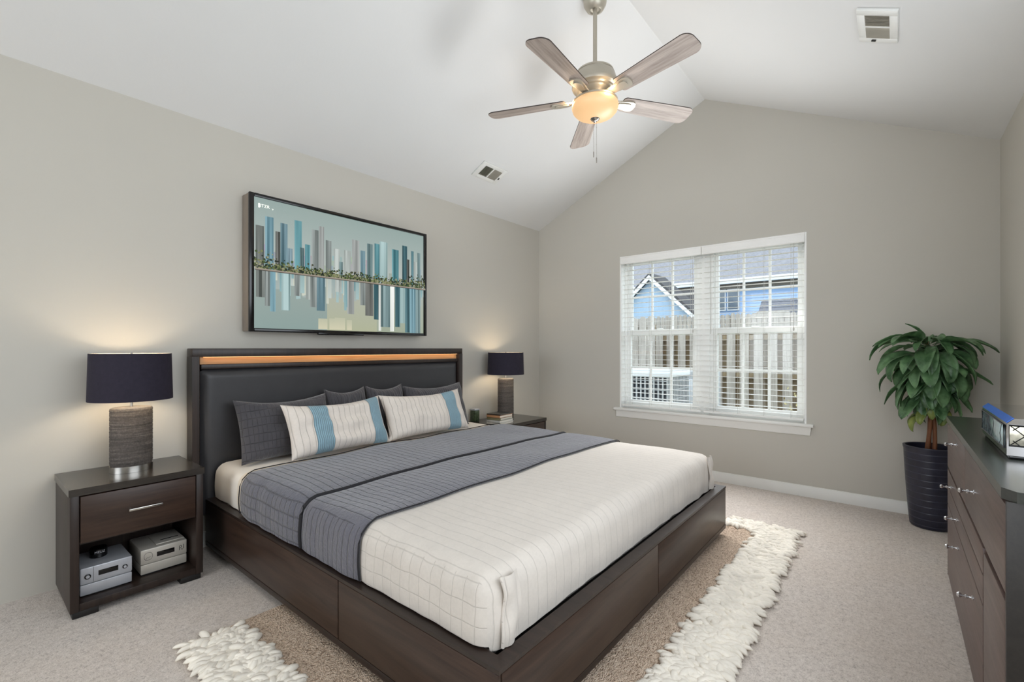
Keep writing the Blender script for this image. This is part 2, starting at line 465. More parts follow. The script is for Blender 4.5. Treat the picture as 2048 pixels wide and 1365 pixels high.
def window(name, y0, y1):
    x0 = XF+.082; o = MB()
    f = .026
    # outer frame
    o.box((x0, y0, WZ0), (x0+.075, y0+f, WZ1-LIN), .003); o.box((x0, y1-f, WZ0), (x0+.075, y1, WZ1-LIN), .003)
    o.box((x0, y0+f, WZ1-LIN-f), (x0+.075, y1-f, WZ1-LIN), .003); o.box((x0, y0+f, WZ0), (x0+.075, y1-f, WZ0+f), .003)
    w = o.build(name, M['frame'], kind='structure')
    a, b = y0+f, y1-f; zm = 1.290
    def sash(nm, xs, z0, z1, top, bot):
        st = .036; q = MB()
        q.box((xs, a, z0), (xs+.032, a+st, z1), .003); q.box((xs, b-st, z0), (xs+.032, b, z1), .003)
        q.box((xs, a+st, z1-top), (xs+.032, b-st, z1), .003); q.box((xs, a+st, z0), (xs+.032, b-st, z0+bot), .003)
        s_ = q.build(nm, M['frame'], w)
        g0, g1, h0, h1 = a+st, b-st, z0+bot, z1-top
        q = MB()
        for k in (1, 2):
            y = g0+(g1-g0)*k/3; q.box((xs+.008, y-.010, h0), (xs+.024, y+.010, h1), .003)
        zz = (h0+h1)/2; q.box((xs+.0085, g0, zz-.010), (xs+.0235, g1, zz+.010), .003)
        q.build('muntin_grille', M['frame'], s_)
        box('glass_pane', (xs+.014, g0, h0), (xs+.018, g1, h1), M['glass'], s_, bev=0)
    sash('upper_sash', x0+.040, zm-.026, WZ1-LIN-f, .030, .046)
    sash('lower_sash', x0+.004, WZ0+f, zm+.026, .050, .052)
    q = MB(); q.box((x0-.006, (a+b)/2-.03, zm+.020), (x0+.006, (a+b)/2+.03, zm+.034), .004)
    q.build('sash_lock', M['frame'], w)
window('window_1', WY0+LIN, YC-.045)
window('window_2', YC+.045, WY1-LIN)

def blind(y0, y1, label, extra):
    xc = XF+.030
    t = thing('venetian_blind', (xc, (y0+y1)/2, WZ0+.02), label, 'window blind', 'white venetian blinds')
    m = MB(); m.box((XF-.016, y0-.004, WZ1-.078), (XF-.004, y1+.004, WZ1-.004), .004, 3)
    m.box((XF-.019, y0-.004, WZ1-.018), (XF-.015, y1+.004, WZ1-.008), .002); m.box((XF-.019, y0-.004, WZ1-.074), (XF-.015, y1+.004, WZ1-.064), .002)
    m.build('valance', M['slat'], t)
    box('headrail', (XF+.004, y0+.004, WZ1-.062), (XF+.056, y1-.004, WZ1-.014), M['slat'], t)
    m = MB(); n = 30; z0, z1 = WZ0+.062, WZ1-.095
    for k in range(n):
        z = z0+(z1-z0)*k/(n-1)
        pr = [(XF+.005, z-.0003), (XF+.030, z+.0009), (XF+.055, z-.0003), (XF+.055, z+.0015), (XF+.030, z+.0027), (XF+.005, z+.0015)]
        m.prism([(x, y0+.006, zz) for x, zz in pr], (0, y1-y0-.012, 0))
    m.build('slats', M['slat'], t, smooth=40)
    box('bottom_rail', (XF+.004, y0+.006, WZ0+.018), (XF+.056, y1-.006, WZ0+.036), M['slat'], t, bev=.005)
    for k in range(4):
        y = y0+.09+(y1-y0-.18)*k/3
        q = MB(); q.tube([(XF+.004, y, z0-.03), (XF+.004, y, WZ1-.06)], .0011, 5); q.tube([(XF+.056, y, z0-.03), (XF+.056, y, WZ1-.06)], .0011, 5)
        q.build('ladder_cord', M['cord'], t)
    y = y0+extra
    q = MB(); q.tube([(XF-.003, y, 1.30), (XF-.003, y, WZ1-.07)], .0018, 6); q.lathe([(0, 0), (.005, .004), (.006, .02), (.002, .03), (0, .03)], (XF-.003, y, 1.272), seg=10)
    q.build('pull_cord', M['cord'], t)
    q = MB(); y = y1-.07
    q.tube([(XF-.002, y, 1.26), (XF-.002, y, WZ1-.07)], .0028, 6); q.build('tilt_wand', M['cord'], t)
blind(WY0+.014, YC-.006, 'white venetian blind over the right half of the double window', .07)
blind(YC+.006, WY1-.014, 'white venetian blind over the left half of the double window', .07)

# ------------------------------------------------------------------ ceiling fan
FX, FY = 2.441, 1.373
fan = thing('ceiling_fan', (FX, FY, 3.15), 'five-blade ceiling fan with weathered wood blades and lit glass bowl', 'ceiling fan')
MB().lathe([(0, 3.152), (.026, 3.150), (.034, 3.142), (.050, 3.150), (.066, 3.178), (.070, 3.21), (.070, 3.27), (0, 3.27)], (FX, FY, 0)).build('canopy', M['fanbody'], fan)
MB().tube([(FX, FY, 2.79), (FX, FY, 3.17)], .0125, 16).build('downrod', M['fanbody'], fan)
MB().lathe([(0, 2.8001), (.03, 2.7986), (.05, 2.7898), (.092, 2.7853), (.108, 2.7779), (.112, 2.7676), (.109, 2.7646), (.116, 2.7587), (.124, 2.7320), (.134, 2.7061), (.137, 2.6891), (.133, 2.6802), (.118, 2.6758), (.112, 2.6728), (.108, 2.6669), (.096, 2.6625), (.092, 2.6566), (.080, 2.6506), (.072, 2.6395), (.064, 2.6299), (.060, 2.6240), (0, 2.6240)], (FX, FY, 0), seg=48).build('motor_housing', M['fanbody'], fan)
MB().lathe([(0, 2.625), (.07, 2.625), (.098, 2.612), (.128, 2.606), (.134, 2.600), (.134, 2.594), (.126, 2.592), (.122, 2.598), (0, 2.60)], (FX, FY, 0), seg=48).build('bowl_fitter', M['fanbody'], fan)
MB().lathe([(.129, 2.594), (.136, 2.582), (.137, 2.568), (.130, 2.546), (.112, 2.526), (.084, 2.511), (.050, 2.502), (.020, 2.499), (0, 2.4985)], (FX, FY, 0), seg=48).build('glass_bowl', M['bowl'], fan)
MB().lathe([(0, 2.478), (.007, 2.480), (.010, 2.487), (.020, 2.491), (.028, 2.500), (.028, 2.506), (0, 2.507)], (FX, FY, 0), seg=24).build('finial', M['chrome'], fan)
for (dx, dy, zb, nm) in ((.004, -.008, 2.235, 'long'), (-.006, .006, 2.27, 'short')):
    q = MB(); q.tube([(FX+dx, FY+dy, zb+.03), (FX+dx, FY+dy, 2.484)], .0010, 5)
    q.lathe([(0, 0), (.003, .002), (.0036, .03), (.0012, .038), (0, .038)], (FX+dx, FY+dy, zb), seg=10)
    for k in range(4): q.lathe([(0, 0), (.002, .002), (0, .004)], (FX+dx, FY+dy, zb+.06+.05*k), seg=8)
    q.build('pull_chain', M['chrome'], fan)
def blade(ang):
    A = R(ang); pitch = R(-12)
    T = Matrix.Translation((FX, FY, 2.618)) @ Matrix.Rotation(A, 4, 'Z') @ Matrix.Rotation(pitch, 4, 'X')
    r0, r1, w0, w1, th = .175, .665, .056, .071, .006
    out = []
    n = 9
    for k in range(n):   # rounded tip corners
        a = -pi/2 + (pi/2)*k/(n-1); out.append((r1-.048+.048*cos(a), -w1+.048+.048*sin(a)))
    for k in range(n):
        a = (pi/2)*k/(n-1); out.append((r1-.048+.048*cos(a), w1-.048+.048*sin(a)))
    for k in range(n):
        a = pi/2 + (pi/2)*k/(n-1); out.append((r0+.022+.022*cos(a), w0-.022+.022*sin(a)))
    for k in range(n):
        a = pi + (pi/2)*k/(n-1); out.append((r0+.022+.022*cos(a), -w0+.022+.022*sin(a)))
    bm_ = MB(); t = bmesh.new()
    lo = [t.verts.new((x, y, -th/2)) for x, y in out]; hi = [t.verts.new((x, y, th/2)) for x, y in out]
    t.faces.new(lo[::-1]); t.faces.new(hi)
    n2 = len(out)
    for k in range(n2): t.faces.new((lo[k], lo[(k+1) % n2], hi[(k+1) % n2], hi[k])).material_index = 1
    # keep local coordinates so that the grain runs along the blade
    for v in t.verts: v.co.x -= r0
    me = bpy.data.meshes.new('blade'); t.to_mesh(me); t.free()
    me.materials.append(M['blade']); me.materials.append(M['blade_edge'])
    o = bpy.data.objects.new('blade', me); COL.objects.link(o); o.parent = fan
    o.matrix_local = Matrix.Translation(-ORG['ceiling_fan']) @ T @ Matrix.Translation((r0, 0, 0))
    ORG[o.name] = T @ Vector((r0, 0, 0))
    # blade iron with a shield-shaped plate under the blade
    q = MB(); t = bmesh.new()
    def plate(poly, z0, z1):
        a = [t.verts.new((x, y, z0)) for x, y in poly]; b = [t.verts.new((x, y, z1)) for x, y in poly]
        t.faces.new(a[::-1]); t.faces.new(b); nn = len(poly)
        for k in range(nn): t.faces.new((a[k], a[(k+1) % nn], b[(k+1) % nn], b[k]))
    shield = [(.075, -.022), (.15, -.026), (.20, -.036), (.235, -.040), (.255, -.034), (.264, -.018), (.267, 0), (.264, .018), (.255, .034), (.235, .040), (.20, .036), (.15, .026), (.075, .022)]
    plate(shield, -.011, -.003)
    inner = [(.165+(x-.165)*.74 if x > .14 else .15, y*.62) for x, y in shield[1:-1]]
    plate(inner, -.016, -.011)
    t.transform(T)
    q._add(t)
    q.build('blade_iron', M['fanbody'], fan)
for k in range(5): blade(39.6+72*k)
_pl = bpy.data.lights.new('fan_light', 'POINT'); _pl.energy = .7; _pl.color = (1.0, .70, .40); _pl.shadow_soft_size = .02
for k in range(3):
    o = bpy.data.objects.new('fan_light', _pl); COL.objects.link(o); o.parent = fan
    a = R(3.6+120*k); o.location = Vector((FX+.150*cos(a), FY+.150*sin(a), 2.604)) - Vector((FX, FY, 3.15))

# ------------------------------------------------------------------ ceiling vents
def vent(x, y, sgn, label, lx, ly, flip):
    sl = math.atan(K)*(-sgn)   # slope of the ceiling along y
    T = Matrix.Translation((x, y, zc(y))) @ Matrix.Rotation(sl, 4, 'X')
    t = thing('ceiling_vent', (x, y, zc(y)), label, 'vent', 'ceiling air vents')
    def bx(m, a, b, bev=.001): m.box(a, b, bev, mat=T)
    m = MB(); h = .012; bo = .042
    bx(m, (-lx/2, -ly/2, -h), (-lx/2+bo, ly/2, -.0005)); bx(m, (lx/2-bo, -ly/2, -h), (lx/2, ly/2, -.0005))
    bx(m, (-lx/2+bo, -ly/2, -h), (lx/2-bo, -ly/2+bo*.8, -.0005)); bx(m, (-lx/2+bo, ly/2-bo*.8, -h), (lx/2-bo, ly/2, -.0005))
    bx(m, (-.006, -ly/2+bo*.8, -h), (.006, ly/2-bo*.8, -.0005))
    m.build('vent_frame', M['vent'], t)
    m = MB(); bx(m, (-lx/2+bo, -ly/2+bo*.8, -.0022), (lx/2-bo, ly/2-bo*.8, -.0006), 0); m.build('duct_back', M['ventdark'], t)
    m = MB(); n = 8
    for half in (-1, 1):
        a = .006 if half > 0 else -lx/2+bo; b = lx/2-bo if half > 0 else -.006
        for k in range(n):
            xx = a+(b-a)*(k+.5)/n
            tl = R(58)*half*flip
            Q = T @ Matrix.Translation((xx, 0, -.0075)) @ Matrix.Rotation(tl, 4, 'Y')
            m.box((-(b-a)/n*.55, -ly/2+bo*.8, -.0006), ((b-a)/n*.55, ly/2-bo*.8, .0006), 0, mat=Q)
    m.build('louvers', M['ventslat'], t, smooth=0)
    m = MB(); Q = T @ Matrix.Translation((lx/2-bo*.6, ly*.1, -h-.004))
    m.box((-.004, -.010, -.004), (.004, .010, .004), .002, mat=Q); m.build('damper_lever', M['ventdark'], t)
vent(2.927, 2.656, 1, 'white two-section air vent on the left ceiling slope', .29, .17, 1)
vent(2.885, .060, -1, 'white two-section air vent on the right ceiling slope', .29, .17, 1)

# ------------------------------------------------------------------ television with a skyline picture
TX0, TX1, TZ0, TZ1, TY = 1.128, 2.476, 1.236, 2.067, 2.940
tv = thing('television', ((TX0+TX1)/2, YL, TZ0), 'large flat television showing a reflected glass skyline above the headboard', 'television')
box('tv_housing', (TX0+.002, TY+.012, TZ0+.004), (TX1-.002, YL-.002, TZ1-.002), M['tvside'], tv, bev=.006)
m = MB(); bz = .028
m.box((TX0, TY, TZ0), (TX0+bz, TY+.022, TZ1), .004); m.box((TX1-bz, TY, TZ0), (TX1, TY+.022, TZ1), .004)
m.box((TX0+bz, TY, TZ1-.022), (TX1-bz, TY+.022, TZ1), .004); m.box((TX0+bz, TY, TZ0), (TX1-bz, TY+.022, TZ0+.022), .004)
m.build('bezel', M['tvblack'], tv)
m = MB(); xm = (TX0+TX1)/2-.08
m.box((xm-.17, TY-.006, TZ0-.010), (xm+.17, TY+.02, TZ0+.008), .005); m.build('sensor_bar', M['gloss_black'], tv)
def screen():
    SX0, SX1, SZ0, SZ1 = TX0+bz-.002, TX1-bz+.002, TZ0+.020, TZ1-.020
    t = bmesh.new(); cl = t.loops.layers.float_color.new('picture')
    cnt = [0]
    def P(u, v): return Vector((SX0+(SX1-SX0)*u, TY+.0105-.000012*cnt[0], SZ0+(SZ1-SZ0)*v))
    def poly(pts, cols):
        cnt[0] += 1
        f = t.faces.new([t.verts.new(P(*p)) for p in pts])
        if isinstance(cols, tuple): cols = [cols]*len(pts)
        for l, c in zip(f.loops, cols): l[cl] = lin(*[max(0, min(255, q)) for q in c])
    def rect(u0, u1, v0, v1, bot, top): poly([(u0, v0), (u1, v0), (u1, v1), (u0, v1)], [bot, bot, top, top])
    H = .455
    rect(0, 1, H, .75, (186, 191, 186), (164, 178, 174)); rect(0, 1, .75, 1, (164, 178, 174), (148, 166, 162))
    rect(0, .5, 0, H, (140, 160, 156), (156, 168, 162)); rect(.5, 1, 0, H, (158, 168, 148), (172, 178, 170))
    rect(.36, .66, .0, H, (176, 180, 152), (176, 180, 172))
    PAL = [(92, 98, 94), (118, 156, 168), (88, 90, 86), (104, 134, 144), (146, 170, 180), (76, 128, 136), (104, 128, 130), (132, 140, 138), (166, 170, 168), (174, 182, 178), (156, 182, 182), (62, 100, 108), (222, 226, 220)]
    rnd = random.Random(3)
    BLD = [(.009, .046, .785, 0), (.051, .089, .865, 1), (.098, .12, .764, 2), (.121, .155, .837, 3), (.155, .179, .648, 4), (.189, .225, .883, 5), (.216, .237, .669, 6), (.241, .268, .703, 5), (.276, .312, .837, 7), (.314, .342, .876, 8), (.351, .382, .769, 7), (.396, .431, .71, 9), (.427, .447, .604, 6), (.455, .495, .712, 9), (.502, .546, .819, 8), (.554, .583, .735, 3), (.595, .631, .81, 6), (.643, .68, .824, 5), (.676, .73, .854, 10), (.761, .809, .803, 5), (.835, .871, .858, 11), (.868, .887, .731, 2), (.901, .92, .821, 11), (.92, .944, .719, 9), (.949, .971, .815, 6)]
    REF = [(.01, .06, .24, 0), (.049, .077, .176, 7), (.073, .098, .135, 1), (.126, .167, .151, 10), (.188, .216, .273, 7), (.245, .27, .25, 9), (.267, .302, .192, 7), (.302, .346, .165, 3), (.404, .44, .338, 9), (.473, .514, .154, 8), (.552, .583, .241, 7), (.583, .635, .148, 2), (.639, .672, .117, 11), (.669, .686, .014, 12), (.684, .748, .051, 6), (.748, .774, .012, 12), (.783, .818, .056, 11), (.818, .864, .095, 10), (.855, .892, .005, 11), (.892, .934, .003, 1), (.934, .971, .0, 6)]
    def strips(a, b, lo, hi, base, k0):
        w = b-a; n = 4
        cut = [0, .18+.1*rnd.random(), .45+.1*rnd.random(), .72+.1*rnd.random(), 1]
        for i in range(n):
            d = rnd.choice((-26, -12, 2, 14, 24)); c = tuple(x+d for x in base)
            d2 = rnd.choice((-22, 0, 22)); c2 = tuple(x+d+d2 for x in base)
            rect(a+w*cut[i], a+w*cut[i+1], lo, hi, c2 if k0 else c, c if k0 else c2)
    for k in range(90):   # pale distant towers
        u = rnd.random()*.98; h = H+.08+rnd.random()*.13; w = .012+rnd.random()*.014
        rect(u, u+w, H, h, (166, 178, 178), tuple(x+rnd.randint(-22, 8) for x in (164, 176, 176)))
        rect(u, u+w, H-(h-H)*.9, H, (168, 180, 176), (150, 168, 168))
    for k in range(70):   # their broken reflections
        u = rnd.random()*.97; u = u**.75; w = .008+rnd.random()*.016; d = (.06+rnd.random()*.30)*(.5+.6*u)
        c = rnd.choice([(150, 176, 176), (126, 160, 164), (178, 188, 182), (98, 138, 144), (188, 192, 178)])
        rect(u, u+w, max(.01, H-d), H, tuple(x+16 for x in c), c)
    for a, b, h, c in BLD: strips(a, b, H, h, PAL[c], 1)
    for a, b, h, c in REF: strips(a, b, h, H, PAL[c], 0)
    for a, b, v0, v1 in ((.31, .36, .01, .10), (.37, .40, .01, .105), (.40, .46, .01, .115), (.47, .50, .01, .10)):  # pale room reflections on the screen glass, painted into the picture
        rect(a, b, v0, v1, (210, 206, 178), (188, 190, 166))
    # planted bank and its shore line
    for k in range(1500):
        u = rnd.random(); dens = .055 if (u < .08 or u > .88) else .03
        v = H+abs(rnd.gauss(0, 1))*dens
        if v > H+.16: continue
        s = .002+rnd.random()*.0055
        c = rnd.choice([(26, 36, 26), (44, 62, 36), (66, 84, 44), (36, 48, 40), (96, 108, 66), (70, 70, 52), (140, 140, 104)] if k % 5 else [(150, 150, 120), (120, 128, 84)])
        a0 = rnd.random()*6
        poly([(u+s*cos(a0+i*1.257)*(.7+.6*rnd.random()), v+s*1.5*sin(a0+i*1.257)*(.7+.6*rnd.random())) for i in range(5)][::1], c)
    rect(0, 1, H-.012, H, (120, 108, 98), (176, 166, 152)); rect(0, 1, H-.016, H-.012, (70, 72, 66), (70, 72, 66))
    bmesh.ops.recalc_face_normals(t, faces=t.faces[:])
    for f in t.faces:
        if f.normal.y > 0: f.normal_flip()
    o = MB(); o.bm.free(); o.bm = t
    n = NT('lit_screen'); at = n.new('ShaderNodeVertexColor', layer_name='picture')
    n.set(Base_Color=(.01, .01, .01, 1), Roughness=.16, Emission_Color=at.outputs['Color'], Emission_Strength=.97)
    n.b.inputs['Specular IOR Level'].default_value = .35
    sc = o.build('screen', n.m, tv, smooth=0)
    q = MB(); z = SZ0+(SZ1-SZ0)*.935
    q.box((SX0+.024, TY+.0004, z-.013), (SX0+.034, TY+.001, z+.013))
    text_bm(q, 'ITZR', .026, (SX0+.062, TY+.0008, z), (R(90), 0, 0), .0002); text_bm(q, 'v', .022, (SX0+.108, TY+.0008, z-.006), (R(90), 0, 0), .0002)
    q.build('channel_mark', emit('white_mark', (235, 245, 240), .9), sc, smooth=0)
screen()

# ------------------------------------------------------------------ bed
BX0, BX1, BYF, BYH, BZ = .905, 3.000, .790, 2.95, .300
bed = thing('bed', ((BX0+BX1)/2, (BYF+BYH)/2, 0), 'dark wood king bed frame with padded headboard and flush drawer panels', 'bed')
HX0, HX1, HY, HZ = .842, 2.892, 2.952, 1.136
def hframe():
    m = MB(); w = .046
    def stile(xa, xb, inner):
        # outer post with a chamfered inner edge
        pr = [(xa, YL-.018), (xb, YL-.018), (xb, HY+.03), (xb if inner < 0 else xb-.012, HY), (xa+.012 if inner < 0 else xa, HY), (xa, HY+(.03 if inner < 0 else 0))]
        m.prism([(x, y, 0.0) for x, y in pr], (0, 0, HZ-.046))
    stile(HX0, HX0+w, 1); stile(HX1-w, HX1, -1)
    m.box((HX0, HY, HZ-.048), (HX1, YL-.018, HZ), .004)
    m.box((HX0+w, HY+.010, 1.020), (HX1-w, YL-.02, 1.047), .003)
    return m.build('headboard_frame', M['esp_z'], bed, smooth=30)
hf = hframe()
box('accent_strip', (HX0+.046, HY+.032, 1.047), (HX1-.046, YL-.02, HZ-.048), M['accent'], bed, bev=0)
box('led_strip', (HX0+.06, HY+.006, HZ-.0496), (HX1-.06, HY+.026, HZ-.0482), M['led'], bed, bev=0)
def hpanel():
    x0, x1, z0, z1 = HX0+.047, HX1-.047, .20, 1.019
    def fn(u, v):
        e = min(u*(x1-x0), (1-u)*(x1-x0)); f = min(v*(z1-z0), (1-v)*(z1-z0)); d = min(e, f)
        k = 1-max(0, 1-d/.045)**2
        return Vector((x0+(x1-x0)*u, HY+.034-.026*k, z0+(z1-z0)*v))
    m = MB(); m.grid(fn, 120, 60)
    for k in range(4): pass
    m.box((x0, HY+.034, z0), (x1, YL-.02, z1)); return m.build('headboard_panel', M['leather'], bed, smooth=50)
hpanel()
RW = .046
def rail(name, lo, hi, ax): return box(name, lo, hi, M['esp_'+ax], bed, bev=.003)
# rails: inner core, base strip and flush panels with narrow gaps
m = MB(); m.box((BX0+.012, BYF+RW, .045), (BX0+RW, BYH, BZ-.001), .002); m.box((BX0, BYF+.0, .045), (BX0+.014, BYH, .070), .002)
m.build('side_rail', M['esp_y'], bed)
m = MB(); m.box((BX1-RW, BYF+RW, .045), (BX1, BYH, BZ-.001), .003); m.build('side_rail', M['esp_y'], bed)
m = MB(); m.box((BX0+.001, BYF+.012, .045), (BX1-.001, BYF+RW, BZ-.001), .002); m.box((BX0+.001, BYF+.0, .045), (BX1-.001, BYF+.014, .070), .002)
m.build('footboard', M['esp_x'], bed)
# mitred top cap
m = MB(); c = .014
for poly in ([(BX0, BYF), (BX1, BYF), (BX1-RW, BYF+RW), (BX0+RW, BYF+RW)], [(BX0, BYF), (BX0+RW, BYF+RW), (BX0+RW, BYH), (BX0, BYH)], [(BX1, BYF), (BX1, BYH), (BX1-RW, BYH), (BX1-RW, BYF+RW)]):
    m.prism([(x, y, BZ-.012) for x, y in poly], (0, 0, .012))
m.build('top_cap', M['esp_y'], bed, smooth=20)
g = .0025
YS, XS = 1.572, 1.960
for a, b in ((BYF+.003, YS-g), (YS+g, BYH-.002)):
    box('drawer_front', (BX0+.0005, a, .0715), (BX0+.012, b, BZ-.0145), M['espw_y'], bed, bev=.002)
for a, b in ((BX0+.014, XS-g), (XS+g, BX1-.003)):
    box('drawer_front', (a, BYF+.0005, .0715), (b, BYF+.012, BZ-.0145), M['espw_x'], bed, bev=.002)
m = MB(); m.box((BX0+RW, BYF+RW, .215), (BX1-RW, BYH, .240)); m.build('slat_platform', M['black'], bed)
for x, y in ((BX1-.10, BYF+.03), (BX0+.05, BYF+.06), (BX0+.05, BYH-.10), (BX1-.10, BYH-.10)):
    box('foot', (x, y, .0112 if y < 2 else .001), (x+.055, y+.055, .046), M['darkgrey'], bed, bev=.003)
box('plinth', (BX0+.035, BYF+.30, .0125), (BX1-.26, BYH, .047), M['black'], bed, bev=.002)  # added black block that shuts out light under the bed

# cloth lying over the mattress
def drape(xl, xr, yf, yh, zt, rad, dL, dR, dF, nx, ny, off=lambda s, t: 0.0, wr=.003, seed=0.0, crown=.012, bulge=.008, foot=True):
    Lx = xr-xl; arc = rad*pi/2
    xi0, xi1, yi0 = xl+rad, xr-rad, yf+rad if foot else yf
    s0, s1 = -(arc+dL), (xi1-xi0)+arc+dR
    t0, t1 = (-(arc+dF) if foot else 0.0), yh-yi0
    def fn(u, v):
        s = s0+(s1-s0)*u; t = t0+(t1-t0)*v
        ox = s if s < 0 else (s-(xi1-xi0) if s > xi1-xi0 else 0.0); oy = min(t, 0.0)
        a = max(abs(ox), abs(oy))
        d = Vector((ox, oy)); d = d.normalized() if a > 1e-9 else Vector((0, 0))
        o = off(u, v)
        x = xi0+min(max(s, 0), xi1-xi0); y = yi0+max(t, 0)
        an = min(a/rad, pi/2); ex = max(0, a-arc)
        h = (rad+o)*sin(an)
        dz = (rad+o)*(1-cos(an))+ex
        full = arc+max(dL, dF, .01)
        bl = bulge*sin(pi*min(1, ex/max(.05, full-arc)))*(1 if ex > 0 else 0)
        xm = (x-(xl+xr)/2)/(Lx/2)
        z = zt+o-dz+crown*(1-xm*xm)
        n = noise.noise(Vector((x*3.1+seed, y*3.1, z*2)))*wr*2.2
        if ex > 0 or an > .5:
            along = y if abs(ox) > abs(oy) else x
            fold = noise.noise(Vector((along*13+seed*2, z*1.5, 3.3)))*wr*1.7
            h += fold+bl+n*.5
        else: z += n
        return Vector((x+d.x*h, y+d.y*h, z))
    return fn
MX0, MX1, MYF = .947, 2.953, .862
const = lambda c: (lambda u, v: c)
mat = MB().box((.958, .90, .2405), (2.944, 2.92, .330), .01).grid(drape(MX0, MX1, MYF, 2.928, .488, .06, .1235, .1235, .1235, 0, 0, wr=.004, bulge=.004), 110, 90).build('mattress', M['white_cloth'], smooth=60)
tag(mat, 'thick mattress under a white fitted sheet on the dark bed frame', 'mattress')
# closed underside keeps the mattress solid
sh = MB().grid(drape(MX0, MX1, 1.45, 2.60, .488, .060, .1235, .1235, 0, 0, 0, off=const(.0045), wr=.004, foot=False, bulge=.004), 110, 24).build('flat_sheet', M['cream_cloth'], smooth=60)
tag(sh, 'cream flat sheet peeking out between pillows and grey quilt', 'sheet')
cov = thing('coverlet', ((MX0+MX1)/2, 1.16, .30), 'cream stitched coverlet over the foot end of the bed', 'bedspread')
MB().grid(drape(MX0, MX1, MYF, 1.50, .488, .060, .1235, .1235, .1380, 0, 0, off=const(.0100), wr=.004, bulge=.004), 170, 80).build('coverlet_cloth', M['coverlet'], cov, smooth=60)
# turned-in hem folds at the two foot corners
for xs, sg in ((MX0+.060, 1), (MX1-.060, -1)):
    def flap(u, v):
        z = .492-.190*v; x = xs+sg*(-.020+.070*u+.006*sin(v*5)); y = MYF-.020-.014*sin(pi*min(1, u*1.2))*(.5+v*.5)-.004*sin(v*9+u*3)
        return Vector((x, y+.012*max(0, .25-v)*4, z))
    q = MB(); q.grid(flap, 12, 22)
    q.tube([flap(0, k/14)+Vector((0, .002, 0)) for k in range(15)], .0055, 7)
    o = q.build('corner_fold', M['coverlet'], cov, smooth=60)
run = thing('quilt_runner', ((MX0+MX1)/2, 2.0, .30), 'slate grey quilted blanket in two bands across the middle of the bed', 'blanket')
def band(y0, y1, mk, seed, th):
    prof = lambda u, v: .0155+th*(1-abs(2*v-1)**6)
    return MB().grid(drape(MX0, MX1, y0, y1, .488, .060, .1230, .1230, 0, 0, 0, off=prof, wr=.004, foot=False, bulge=.004), 170, 36).build('quilt_band', M[mk], run, smooth=70)
band(1.895, 2.535, 'runner', 21, .012); band(1.465, 1.905, 'runner_b', 33, .010)
for yy, rr in ((1.898, .0085), (1.466, .0032), (2.535, .0028)):
    f = drape(MX0, MX1, yy, yy+.01, .488, .060, .1180, .1180, 0, 0, 0, off=const(.0215), wr=.004, foot=False, bulge=.004)
    MB().tube([f(k/90, 0) for k in range(91)], rr, 8).build('piping', M['piping'], run, smooth=60)

# pillows
def pillow(name, w, h, th, loc, lean, yaw, mk, label, cat, group, bands=(), seed=0, flange=.0, roll=0):
    def surf(u, v, side, grow=0.0):
        x, z = 2*u-1, 2*v-1
        k = max(0.0, (1-x**4)*(1-z**4))**.55
        pinch = 1-.055*(1-z*z)*(x*x) ; pinz = 1-.09*(1-x*x)*(z*z)
        yy = side*(th/2*k+grow)
        wr = noise.noise(Vector((x*2.2+seed, z*2.2, side)))*.018*k + noise.noise(Vector((x*7+seed, z*3, side*2)))*.007*k
        sag = -.02*(1-x*x)*max(0, z)
        return Vector((x*w/2*pinch, yy+side*wr, z*h/2*pinz+sag))
    m = MB()
    m.grid(lambda u, v: surf(u, v, -1), 44, 30); m.grid(lambda u, v: surf(u, v, 1), 44, 30, True)
    o = m.build(name, M[mk], None, smooth=80, origin=(0, 0, 0), weld=True)
    e = Euler((-R(lean), R(roll), R(yaw)), 'XYZ'); o.rotation_euler = e
    o.location = loc; tag(o, label, cat, group)
    for a, b in bands:
        q = MB()
        q.grid(lambda u, v: surf(a+(b-a)*u, v, -1, .0025), 14, 34); q.grid(lambda u, v: surf(a+(b-a)*u, v, 1, .0025), 14, 34, True)
        c = q.build('blue_band', M['band'], None, smooth=80, origin=(0, 0, 0), weld=True)
        c.parent = o
    return o
G1 = 'dark grey pillows against the headboard'; G2 = 'cream pillows with blue bands'
pillow('bed_pillow', .55, .37, .13, (1.285, 2.800, .672), 20, 0, 'sham', 'wide charcoal pillow with stitched grid, leftmost against the headboard', 'pillow', G1, seed=1)
pillow('bed_pillow', .31, .37, .10, (1.715, 2.846, .690), 14, 3, 'sham_pleat', 'narrow charcoal pillow second from the left against the headboard', 'pillow', G1, seed=7)
pillow('bed_pillow', .30, .37, .10, (2.022, 2.842, .692), 14, -3, 'sham_pleat', 'narrow charcoal pillow third from the left against the headboard', 'pillow', G1, seed=13)
pillow('bed_pillow', .60, .37, .13, (2.475, 2.812, .676), 18, 0, 'sham_pleat', 'wide charcoal pillow rightmost against the headboard', 'pillow', G1, seed=19)
pillow('lumbar_pillow', .66, .325, .13, (1.520, 2.622, .668), 24, 2, 'lumbar', 'cream pleated lumbar pillow with two pale blue bands, left of the pair', 'pillow', G2, bands=((.205, .37), (.80, .955)), seed=25)
pillow('lumbar_pillow', .72, .325, .13, (2.215, 2.632, .668), 24, -2, 'lumbar', 'cream pleated lumbar pillow with one pale blue band, right of the pair', 'pillow', G2, bands=((.70, .87),), seed=31)

